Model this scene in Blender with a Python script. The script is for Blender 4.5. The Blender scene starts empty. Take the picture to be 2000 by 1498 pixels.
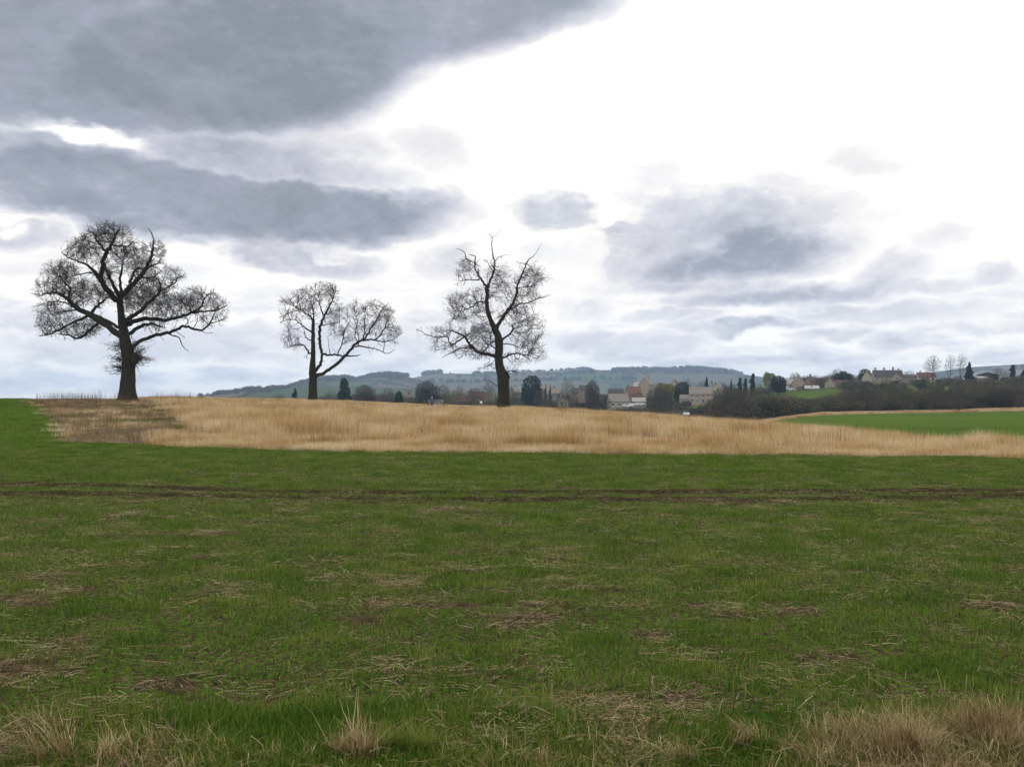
import bpy, math, random, os
import numpy as np
from mathutils import Vector, Matrix, kdtree
R = math.radians
SC = bpy.context.scene
COL = SC.collection
DBG = os.environ.get('DBG', '')
rng = np.random.default_rng(11)
random.seed(5)
F = 2100.0; H = 770.0; EYE = 1.7            # focal length in photo pixels, eye-level row, eye height

# ------------------------------------------------------------------ bookkeeping
def tag(o, label=None, cat=None, group=None, kind=None):
    if label: o['label'] = label
    if cat: o['category'] = cat
    if group: o['group'] = group
    if kind: o['kind'] = kind
    return o
def link(name, me, mat=None, parent=None):
    o = bpy.data.objects.new(name, me); COL.objects.link(o)
    if mat is not None:
        for m in (mat if isinstance(mat, (list, tuple)) else [mat]): me.materials.append(m)
    if parent is not None: o.parent = parent
    return o
def empty(name, loc=(0, 0, 0), rz=0.0, s=1.0):
    o = bpy.data.objects.new(name, None); COL.objects.link(o)
    o.location = loc; o.rotation_euler = (0, 0, rz); o.scale = (s, s, s); o.empty_display_size = .2
    return o
def copy_tree(o, parent=None):
    c = o.copy(); COL.objects.link(c)
    if parent is not None: c.parent = parent
    for ch in list(KIDS.get(o.name, [])):
        k = copy_tree(ch, c)
        KIDS.setdefault(c.name, []).append(k)
    return c
KIDS = {}
def part(name, me, mat, parent):
    o = link(name, me, mat, parent); KIDS.setdefault(parent.name, []).append(o); return o
def mesh_np(name, verts, faces, smooth=False, attrs=None, mi=None):
    """faces: list of int arrays (n,k) - any mix of polygon sizes"""
    me = bpy.data.meshes.new(name)
    verts = np.asarray(verts, dtype=np.float32)
    fl = [np.asarray(f, dtype=np.int32) for f in faces if len(f)]
    me.vertices.add(len(verts)); me.vertices.foreach_set('co', verts.ravel())
    nl = sum(f.size for f in fl); npoly = sum(len(f) for f in fl)
    me.loops.add(nl); me.polygons.add(npoly)
    me.loops.foreach_set('vertex_index', np.concatenate([f.ravel() for f in fl]))
    tot = np.concatenate([np.full(len(f), f.shape[1], dtype=np.int32) for f in fl])
    st = np.concatenate([[0], np.cumsum(tot)[:-1]]).astype(np.int32)
    me.polygons.foreach_set('loop_start', st)
    try: me.polygons.foreach_set('loop_total', tot)
    except Exception: pass
    if smooth: me.polygons.foreach_set('use_smooth', np.ones(npoly, dtype=bool))
    if mi is not None: me.polygons.foreach_set('material_index', np.asarray(mi, dtype=np.int32))
    me.update(calc_edges=True); me.validate()
    if attrs:
        for k, a in attrs.items():
            at = me.attributes.new(k, 'FLOAT', 'POINT'); at.data.foreach_set('value', np.asarray(a, dtype=np.float32))
    return me
class MB:
    """collects boxes / tubes / polygons, becomes ONE mesh"""
    def __init__(s): s.v = []; s.f = []
    def poly(s, pts):
        n = len(s.v); s.v += [tuple(p) for p in pts]; s.f.append(tuple(range(n, n+len(pts)))); return s
    def box(s, x0, x1, y0, y1, z0, z1):
        n = len(s.v)
        s.v += [(x0,y0,z0),(x1,y0,z0),(x1,y1,z0),(x0,y1,z0),(x0,y0,z1),(x1,y0,z1),(x1,y1,z1),(x0,y1,z1)]
        for q in ((0,3,2,1),(4,5,6,7),(0,1,5,4),(1,2,6,5),(2,3,7,6),(3,0,4,7)): s.f.append(tuple(n+i for i in q))
        return s
    def prism(s, base, top):
        n = len(s.v); k = len(base); s.v += [tuple(p) for p in base] + [tuple(p) for p in top]
        for i in range(k):
            j = (i+1) % k; s.f.append((n+i, n+j, n+k+j, n+k+i))
        s.f.append(tuple(n+i for i in reversed(range(k)))); s.f.append(tuple(n+k+i for i in range(k)))
        return s
    def tube(s, pts, rad, sides=8):
        pts = [Vector(p) for p in pts]; rings = []
        for i, p in enumerate(pts):
            t = (pts[min(i+1, len(pts)-1)] - pts[max(i-1, 0)]).normalized()
            a = t.orthogonal().normalized() if i == 0 else (a - t*a.dot(t)).normalized()
            b = t.cross(a); r = rad[i] if hasattr(rad, '__len__') else rad; n = len(s.v)
            s.v += [tuple(p + a*math.cos(2*math.pi*k/sides)*r + b*math.sin(2*math.pi*k/sides)*r) for k in range(sides)]
            rings.append(n)
        for i in range(len(rings)-1):
            for k in range(sides):
                j = (k+1) % sides; s.f.append((rings[i]+k, rings[i]+j, rings[i+1]+j, rings[i+1]+k))
        s.f.append(tuple(rings[0]+k for k in reversed(range(sides)))); s.f.append(tuple(rings[-1]+k for k in range(sides)))
        return s
    def mesh(s, name, smooth=False):
        me = bpy.data.meshes.new(name); me.from_pydata(s.v, [], s.f)
        if smooth: me.polygons.foreach_set('use_smooth', [True]*len(me.polygons))
        me.update(); return me

# ------------------------------------------------------------------ noise in numpy
def vnoise(x, y, seed=0):
    xi = np.floor(x).astype(np.int64); yi = np.floor(y).astype(np.int64); fx = x-xi; fy = y-yi
    def h(a, b):
        n = (a*374761393 + b*668265263 + seed*974711) & 0x7fffffff
        n = ((n ^ (n >> 13))*1274126177) & 0x7fffffff
        return ((n ^ (n >> 16)) & 0xffff)/65535.0
    u = fx*fx*(3-2*fx); v = fy*fy*(3-2*fy)
    return (h(xi,yi)*(1-u)+h(xi+1,yi)*u)*(1-v)+(h(xi,yi+1)*(1-u)+h(xi+1,yi+1)*u)*v
def fbm(x, y, seed=0, o=4):
    a = .5; s = 0; t = 0
    for i in range(o): s = s+a*vnoise(x*2**i+i*7.3, y*2**i-i*3.1, seed+i); t += a; a *= .55
    return s/t
def sst(a, b, x):
    t = np.clip((x-a)/(b-a), 0, 1); return t*t*(3-2*t)

# ------------------------------------------------------------------ terrain: real heights on a table of bearing x distance
DN = np.array([3, 18, 30, 45, 60, 80, 100, 115, 130, 150, 180, 250, 320, 450, 600, 800, 1200, 2000, 3000, 7000.])
TB = {
 -200: [0, 0,.10,.22,.35,.58,.85,1.05,1.15,1.1,.7,-2,-5,-12,-18,-24,-32,-45,-60,-100],
  300: [0, 0,.08,.20,.33,.56,.84,1.03,1.13,1.1,.7,-2,-5,-12,-18,-24,-30,-40,-50,-80],
  610: [0, 0,.0,.06,.15,.27,.40,.48,.55,.6,.6,-.3,-3,-6,-5,-5,-7,-9,-5,0],
  850: [0, 0,.0,.0,.0,.03,.05,.04,.0,-.2,-.55,-.9,-2.5,-6,-5,-2,0,0,0,0],
 1000: [0, 0,.0,-.03,-.06,.0,.07,.09,.03,-.15,-.5,-2,-5,-8,-6,-3,0,0,0,0],
 1200: [0, 0,.0,-.09,-.2,-.22,-.27,-.5,-.85,-1.5,-2.3,-5,-8,-9,-5,-2,2,2,2,0],
 1400: [0, 0,.0,-.15,-.38,-.68,-1.0,-1.45,-1.8,-2.8,-4,-7,-8.5,-7,-1.5,4,8,8,5,0],
 1600: [0, 0,-.02,-.3,-.75,-1.4,-2.0,-2.6,-3.2,-3.6,-3.9,-4.2,-4.1,-1.6,5.3,9,11,10,5,0],
 1800: [0, 0,-.03,-.5,-1.2,-2.1,-2.8,-3.1,-3.3,-3.5,-3.7,-3.8,-3.7,0,8.2,12,15,15,5,0],
 2000: [0, 0,-.05,-.7,-1.6,-2.5,-3.0,-3.2,-3.3,-3.4,-3.5,-3.4,-3.0,2,9,13,19,20,5,0],
 2600: [0, 0,-.08,-.8,-1.8,-2.7,-3.2,-3.3,-3.4,-3.4,-3.4,-3.2,-2.6,3,11,16,22,24,5,0]}
LG = np.linspace(math.log(3), math.log(7000), 600)
PG = np.linspace(-200, 2600, 281)
_k = sorted(TB); _t = np.array([np.interp(LG, np.log(DN), TB[k]) for k in _k])
TG = np.array([[0.0]*len(LG) for _ in PG])
for j in range(len(LG)): TG[:, j] = np.interp(PG, _k, _t[:, j])
def _sm(a, n, ax):
    k = np.hanning(n+2)[1:-1]; k /= k.sum()
    pad = [(0, 0), (0, 0)]; pad[ax] = (n//2, n//2)
    b = np.pad(a, pad, mode='edge'); return np.apply_along_axis(lambda r: np.convolve(r, k, mode='valid'), ax, b)
TG = _sm(TG, 21, 0); TG = _sm(TG, 19, 1)
RX = [-12, -8, -4, -1, 3, 6, 11, 16, 20]
RUT_A = (np.array([-25, -8.9,-7.0,-4.4,-2.6, 0, 4.4, 9.0, 25.]), np.array([21.4,19.8,19.4,18.6,18.3,18.45,18.5,18.8, 21.]))
RUT_B = (np.array([-25, -8.6,-6.4,-4.1,-2.4, 0, 4.1, 8.4, 25.]), np.array([19.7,18.15,18.0,17.5,17.2,17.0,17.1,17.85, 20.]))
def rutdist(x, y):
    w = .10*(fbm(x*.9, y*0+3, 41, 4)-.5)
    return np.minimum(np.abs(y-np.interp(x, *RUT_A)+w), np.abs(y-np.interp(x, *RUT_B)+w))
def pxof(x, y): return 1000+F*np.tan(np.clip(np.arctan2(x, y), -1.0, 1.0))
def gz(x, y):
    x = np.asarray(x, float); y = np.asarray(y, float)
    az = np.arctan2(x, y); r = np.hypot(x, y)
    px = 1000+F*np.tan(np.clip(az, -1.0, 1.0)); d = np.where(np.abs(az) < 1.0, y, r*math.cos(1.0))
    i = (np.clip(px, -200, 2599)+200)/10.0; j = (np.log(np.clip(d, 3, 6990))-LG[0])/(LG[1]-LG[0])
    i0 = np.clip(i.astype(int), 0, 279); j0 = np.clip(j.astype(int), 0, 598); fi = i-i0; fj = j-j0
    z = (TG[i0, j0]*(1-fi)+TG[i0+1, j0]*fi)*(1-fj)+(TG[i0, j0+1]*(1-fi)+TG[i0+1, j0+1]*fi)*fj
    w = sst(1.1, 2.4, np.abs(az)); z = z*(1-w)
    near = 1-sst(60, 140, r)
    z = z+near*(.05*(fbm(x*.35, y*.35, 3)-.5)+.025*(fbm(x*2.1, y*2.1, 9)-.5))
    z = z+(1-near)*.5*(fbm(x*.012, y*.012, 5)-.5)*sst(280, 500, r)
    return z
def rut(x, y): k = .75+.5*fbm(x*.7, y*0+5, 43, 3); return 1-sst(.22*k, .38*k, rutdist(x, y))
def gzr(x, y):
    r = rutdist(x, y); return gz(x, y)-.12*(1-sst(.14, .30, r))+.045*np.exp(-((r-.36)/.09)**2)*(.4+fbm(x*3, y*3, 55, 2))
def G(px, d):
    x = (px-1000)/F*d; return (x, d, float(gz(np.array([x]), np.array([d]))[0]))

# region masks --------------------------------------------------
EDGE = ([-400, 120, 270, 400, 600, 1000, 1700, 2600], [37, 35.3, 33.8, 33., 32.2, 31.2, 30.2, 29.8])
BACK = ([-400, 300, 610, 850, 1000, 1200, 1400, 1600, 1800, 2000, 2600], [150, 150, 235, 280, 235, 165, 135, 80, 52, 44, 38])
def m_margin(x, y):
    """1 inside the uncropped strip (bare patch at the left end + tall dry grass)"""
    px = pxof(x, y); w = 1.7*(fbm(x*.5, y*.5, 21, 5)-.5)+.5*(fbm(x*3, y*3, 22, 2)-.5)
    front = sst(-.25, .25, y-np.interp(px, *EDGE)+w)
    back = 1-sst(-2, 2, y-np.interp(px, *BACK)+w*3)
    left = sst(-8, 8, px-np.interp(y, [35, 110], [118, 52])+w*45)
    return front*back*left*(y > 5)
def m_tall(x, y):
    px = pxof(x, y); w = (fbm(x*.6, y*.6, 23)-.5)
    lb = np.interp(y, [34, 37, 42, 52, 80, 115, 150], [640, 500, 410, 345, 320, 305, 290])
    left = sst(-14, 14, px-lb+(fbm(x*.25, y*.12, 27, 4)-.5)*110)
    fr = sst(-.3, .5, y-np.interp(px, *EDGE)-3.6+w*4.4)
    return m_margin(x, y)*left*fr
def m_bare(x, y):
    """soil showing through the young crop"""
    n = fbm(x*1.9, y*3.0, 31, 5); n2 = fbm(x*.3, y*.45, 33, 3)
    near = 1-sst(5, 17, y)
    px = pxof(x, y); row = 770+1.7*2100/np.maximum(y, 2.5); e = 0
    for (cx, cy, rx, ry) in ((55, 1308, 95, 24), (1795, 1252, 85, 15), (1625, 1285, 95, 18), (735, 1395, 85, 13), (960, 1408, 110, 18), (950, 1318, 60, 12), (1350, 1290, 60, 12), (350, 1340, 55, 12), (1230, 1400, 70, 14), (1600, 1395, 90, 18), (1190, 1370, 60, 12), (110, 1130, 60, 9), (740, 1310, 60, 10), (420, 1438, 60, 14), (1650, 1245, 60, 10), (1000, 1075, 90, 6), (810, 1140, 50, 6)):
        e = np.maximum(e, np.exp(-((px-cx)/rx)**2-((row-cy)/ry)**2))
    return sst(.60, .68, n+.22*(n2-.5)+.05*near-.07+.26*e*(y > 2.6))
# ------------------------------------------------------------------ materials
class NT:
    def __init__(s, nt): s.nt = nt; s.n = nt.nodes; s.l = nt.links
    def add(s, t, **k):
        n = s.n.new(t)
        for a, v in k.items():
            if a == 'i':
                for kk, vv in v.items():
                    sock = n.inputs[kk]
                    if isinstance(vv, bpy.types.NodeSocket): s.l.new(vv, sock)
                    else: sock.default_value = vv
            else: setattr(n, a, v)
        return n
    def math(s, op, a, b=0.0, clamp=False):
        return s.add('ShaderNodeMath', operation=op, use_clamp=clamp, i={0: a, 1: b}).outputs[0]
    def noise(s, vec, scale, detail=4, rough=.55, out='Fac', dist=0.0):
        return s.add('ShaderNodeTexNoise', i={'Vector': vec, 'Scale': scale, 'Detail': detail, 'Roughness': rough, 'Distortion': dist}).outputs[out]
    def ramp(s, fac, stops, interp='LINEAR'):
        n = s.add('ShaderNodeValToRGB', i={0: fac}); cr = n.color_ramp; cr.interpolation = interp
        while len(cr.elements) < len(stops): cr.elements.new(.5)
        for e, (p, c) in zip(cr.elements, stops): e.position = p; e.color = (*c, 1)
        return n.outputs[0]
    def mix(s, f, a, b, bt='MIX'):
        n = s.add('ShaderNodeMix', data_type='RGBA', blend_type=bt)
        for k, v in ((0, f), (6, a), (7, b)):
            if isinstance(v, bpy.types.NodeSocket): s.l.new(v, n.inputs[k])
            else: n.inputs[k].default_value = v if k == 0 else (*v, 1)
        return n.outputs[2]
    def attr(s, name, inst=False, out='Fac'):
        return s.add('ShaderNodeAttribute', attribute_name=name, attribute_type='INSTANCER' if inst else 'GEOMETRY').outputs[out]
    def sep(s, v): return s.add('ShaderNodeSeparateXYZ', i={0: v}).outputs
def new_mat(name):
    m = bpy.data.materials.new(name); m.use_nodes = True; m.node_tree.nodes.clear(); return m, NT(m.node_tree)
def surf(t, shader): t.l.new(shader, t.add('ShaderNodeOutputMaterial').inputs['Surface'])
def bsdf(t, col, rough=.8, bump=None, bs=.3, bd=.02, spec=.3, metal=0):
    k = {'Roughness': rough, 'Specular IOR Level': spec, 'Metallic': metal}
    b = t.add('ShaderNodeBsdfPrincipled', i=k)
    if isinstance(col, bpy.types.NodeSocket): t.l.new(col, b.inputs['Base Color'])
    else: b.inputs['Base Color'].default_value = (*col, 1)
    if bump is not None:
        bn = t.add('ShaderNodeBump', i={'Height': bump, 'Strength': bs, 'Distance': bd}); t.l.new(bn.outputs[0], b.inputs['Normal'])
    return b.outputs[0]
def noisy(name, c1, c2, scale=3, rough=.85, bs=.3, bd=.02, spec=.25, detail=5, obj=True, var=0.0):
    m, t = new_mat(name)
    tc = t.add('ShaderNodeTexCoord').outputs['Object']
    n = t.noise(tc, scale, detail)
    c = t.ramp(n, [(.3, c1), (.7, c2)])
    if var:
        oi = t.add('ShaderNodeObjectInfo').outputs['Random']
        hs = t.add('ShaderNodeHueSaturation', i={'Value': t.math('ADD', t.math('MULTIPLY', oi, 2*var), 1-var), 'Color': c}); c = hs.outputs[0]
    surf(t, bsdf(t, c, rough, n, bs, bd, spec)); return m
def leafy(name, stops, scale=1.2, trans=.35, rough=.6, pos=True, instvar=.25, spec=.03, pscale=1.0):
    """thin foliage: colour from position noise + per-instance random, some light through it"""
    m, t = new_mat(name)
    g = t.add('ShaderNodeNewGeometry')
    n = t.noise(g.outputs['Position'], scale, 4)
    if pscale != 1: n = t.math('ADD', t.math('MULTIPLY', t.math('SUBTRACT', n, .5), pscale), .5)
    oi = t.add('ShaderNodeObjectInfo').outputs['Random']
    isl = g.outputs['Random Per Island']
    f = t.math('ADD', t.math('MULTIPLY', t.math('SUBTRACT', isl, .5), .55), t.math('ADD', n, t.math('MULTIPLY', t.math('SUBTRACT', oi, .5), instvar)))
    c = t.ramp(f, stops)
    b = bsdf(t, c, rough, spec=spec)
    tr = t.add('ShaderNodeBsdfTranslucent', i={'Color': c}).outputs[0]
    mx = t.add('ShaderNodeMixShader', i={0: trans, 1: b, 2: tr}).outputs[0]
    surf(t, mx); return m
M = {}
def build_materials():
    # ground sheet
    m, t = new_mat('ground'); M['ground'] = m
    P = t.add('ShaderNodeNewGeometry').outputs['Position']
    soil_n = t.noise(P, 9, 6, .65); soil = t.ramp(soil_n, [(.3, (.022, .016, .010)), (.55, (.054, .038, .023)), (.75, (.12, .086, .052))])
    gn = t.noise(P, 1.1, 6, .6); gn2 = t.noise(P, 14, 4, .7)
    green = t.ramp(t.math('ADD', t.math('MULTIPLY', gn, .6), t.math('MULTIPLY', gn2, .4)), [(.32, (.038, .078, .010)), (.5, (.058, .115, .013)), (.68, (.085, .142, .020))])
    near = t.mix(t.math('MULTIPLY', t.attr('nearcrop'), 1.0), green, t.mix(t.math('GREATER_THAN', t.noise(P, 22, 4, .7), .52), soil, green))
    strw = t.ramp(t.noise(P, 4, 6, .7), [(.3, (.20, .145, .085)), (.5, (.33, .24, .145)), (.7, (.45, .35, .23))])
    bare = t.ramp(t.math('ADD', t.math('MULTIPLY', t.noise(P, 2.2, 5, .7), .5), t.math('MULTIPLY', t.noise(t.add('ShaderNodeMapping', i={0: P, 3: (.5, .35, 1)}).outputs[0], .6, 5, .65), .5)), [(.3, (.06, .038, .027)), (.44, (.135, .092, .062)), (.54, (.15, .13, .055)), (.60, (.20, .14, .09)), (.70, (.36, .27, .165))])
    past = t.ramp(t.noise(P, .02, 6, .6), [(.35, (.045, .055, .022)), (.5, (.06, .09, .022)), (.7, (.10, .11, .04))])
    c = t.mix(t.attr('far'), near, past)
    c = t.mix(t.attr('lawn'), c, t.ramp(t.noise(t.add('ShaderNodeMapping', i={0: P, 3: (.25, 1, 1)}).outputs[0], .09, 6, .7), [(.3, (.050, .084, .012)), (.5, (.068, .110, .016)), (.7, (.092, .125, .026))]))
    c = t.mix(t.attr('bare'), c, bare)
    c = t.mix(t.attr('straw'), c, strw)
    c = t.mix(t.attr('soil'), c, soil)
    surf(t, bsdf(t, c, 1.0, t.math('ADD', soil_n, gn2), .5, .03, 0))
    M['crop'] = leafy('young_crop', [(.2, (.042, .086, .010)), (.45, (.082, .154, .016)), (.65, (.128, .196, .024)), (.9, (.26, .25, .07))], 1.3, .42, .5, instvar=.25)
    M['litter'] = leafy('straw_litter', [(.2, (.085, .058, .028)), (.5, (.225, .165, .085)), (.8, (.45, .37, .22))], 2.0, .15, .7, instvar=.35)
    M['dry'] = leafy('tall_dry_grass', [(.15, (.30, .19, .075)), (.38, (.53, .35, .145)), (.6, (.60, .47, .27)), (.85, (.72, .61, .42))], .30, .42, .65, instvar=.55, pscale=1.9)
    M['reed'] = leafy('foreground_dry_grass', [(.2, (.15, .105, .045)), (.5, (.36, .265, .125)), (.8, (.58, .47, .27))], 4, .3, .65, instvar=.2)
    M['weed'] = leafy('dead_weeds', [(.2, (.09, .06, .04)), (.8, (.22, .15, .09))], 2, .2, .7)
    # bark
    m, t = new_mat('oak_bark'); M['bark'] = m
    tc = t.add('ShaderNodeTexCoord').outputs['Object']
    mp = t.add('ShaderNodeMapping', i={0: tc, 3: (1, 1, .22)}).outputs[0]
    n = t.noise(mp, 9, 6, .7); n2 = t.noise(tc, .8, 3)
    c = t.mix(n2, t.ramp(n, [(.3, (.014, .013, .010)), (.7, (.060, .052, .037))]), t.ramp(n, [(.3, (.016, .016, .010)), (.7, (.056, .055, .031))]))
    surf(t, bsdf(t, c, .95, n, .8, .06, .1))
    M['twig'] = noisy('twigs', (.035, .028, .022), (.075, .058, .042), 2, .9, .1)
    m, t = new_mat('hedge_twigs'); M['twig_far'] = m
    oi = t.add('ShaderNodeObjectInfo').outputs['Random']; n = t.noise(t.add('ShaderNodeNewGeometry').outputs['Position'], .11, 4, .6)
    c = t.ramp(t.math('ADD', t.math('MULTIPLY', oi, .6), t.math('MULTIPLY', n, .5)), [(.15, (.045, .041, .034)), (.4, (.085, .070, .048)), (.55, (.088, .088, .046)), (.7, (.13, .095, .066)), (.85, (.155, .135, .085))])
    surf(t, bsdf(t, c, .9, spec=.1))
    M['twig_dark'] = noisy('dark_twigs', (.036, .033, .026), (.085, .072, .052), .3, .9, .1, var=.35)
    M['twig_red'] = noisy('reddish_twigs', (.10, .062, .045), (.17, .105, .075), .35, .9, .1, var=.2)
    M['bark_far'] = noisy('hedge_bark', (.03, .026, .02), (.075, .06, .045), .8, .9, .2, var=.2)
    M['ever'] = leafy('evergreen_leaves', [(.2, (.008, .018, .009)), (.55, (.020, .038, .016)), (.9, (.045, .07, .025))], .5, .15, .6)
    M['conif'] = leafy('conifer_needles', [(.2, (.008, .018, .012)), (.55, (.018, .036, .020)), (.9, (.035, .06, .03))], .5, .1, .6)
    M['willow'] = leafy('yellow_willow_shoots', [(.2, (.13, .12, .025)), (.55, (.24, .21, .045)), (.9, (.34, .30, .09))], .5, .3, .6)
    M['bramble'] = leafy('bramble_leaves', [(.25, (.030, .035, .020)), (.5, (.068, .070, .036)), (.75, (.13, .115, .062))], .09, .2, .7, instvar=.6)
    # buildings
    def masonry(name, c1, c2, mort, sc):
        m, t = new_mat(name); M[name] = m
        tc = t.add('ShaderNodeTexCoord').outputs['Object']
        s = t.sep(tc); u = t.math('ADD', s[0], s[1]); v = t.add('ShaderNodeCombineXYZ', i={0: u, 1: s[2]}).outputs[0]
        b = t.add('ShaderNodeTexBrick', i={'Vector': v, 'Color1': (*c1, 1), 'Color2': (*c2, 1), 'Mortar': (*mort, 1), 'Scale': sc, 'Mortar Size': .03})
        st = t.noise(tc, .7, 5, .65)
        c = t.mix(t.math('MULTIPLY', st, .55), b.outputs['Color'], tuple(x*.55 for x in c1))
        surf(t, bsdf(t, c, .9, b.outputs['Fac'], .3, .02, .15))
    masonry('limestone', (.40, .33, .235), (.33, .265, .18), (.42, .37, .29), 1.6)
    masonry('pale_stone', (.46, .40, .30), (.40, .34, .245), (.46, .42, .34), 1.6)
    masonry('grey_stone', (.30, .27, .23), (.25, .22, .18), (.33, .30, .26), 1.6)
    masonry('pink_stone', (.45, .33, .25), (.39, .28, .20), (.44, .36, .29), 1.6)
    masonry('red_brick', (.27, .155, .11), (.23, .13, .09), (.30, .24, .19), 2.4)
    def roof(name, c1, c2):
        m, t = new_mat(name); M[name] = m
        tc = t.add('ShaderNodeTexCoord').outputs['Object']
        s = t.sep(tc); w = t.add('ShaderNodeTexWave', wave_type='BANDS', bands_direction='Z', i={'Vector': tc, 'Scale': 1.6, 'Distortion': .4}).outputs['Fac']
        n = t.noise(tc, 1.3, 6, .7)
        c = t.ramp(t.math('ADD', t.math('MULTIPLY', n, .8), t.math('MULTIPLY', w, .2)), [(.3, c1), (.7, c2)])
        surf(t, bsdf(t, c, .85, w, .4, .04, .2))
    roof('stone_slate', (.17, .145, .12), (.29, .255, .215)); roof('dark_slate', (.045, .04, .042), (.10, .085, .08))
    roof('red_tile', (.12, .062, .05), (.20, .105, .08)); roof('brown_tile', (.075, .04, .035), (.15, .08, .065)); roof('pale_roof', (.30, .27, .24), (.42, .39, .35))
    m, t = new_mat('window_glass'); M['glass'] = m; surf(t, bsdf(t, (.03, .035, .04), .12, spec=.6))
    m, t = new_mat('skylight_glass'); M['skyglass'] = m; surf(t, bsdf(t, (.75, .78, .8), .08, spec=.9, metal=.8))
    M['white'] = noisy('white_paint', (.72, .72, .70), (.80, .80, .78), 1, .35, .02)
    M['silver'] = noisy('silver_paint', (.50, .51, .52), (.58, .59, .60), 1, .35, .02)
    M['tyre'] = noisy('tyre_rubber', (.015, .015, .015), (.03, .03, .03), 6, .8)
    M['wood'] = noisy('weathered_wood', (.12, .085, .045), (.22, .16, .09), 5, .9, .4)
    M['galv'] = noisy('galvanised_steel', (.36, .37, .38), (.48, .49, .50), 4, .4, .1)
    M['skin'] = noisy('skin', (.45, .27, .19), (.52, .33, .24), 8, .6)
    M['blue'] = noisy('blue_coat', (.03, .08, .16), (.05, .12, .22), 9, .8)
    M['trouser'] = noisy('dark_trousers', (.025, .02, .018), (.05, .04, .035), 9, .9)
    M['hat'] = noisy('grey_blue_hat', (.15, .18, .25), (.22, .25, .32), 9, .9)
build_materials()
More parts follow.
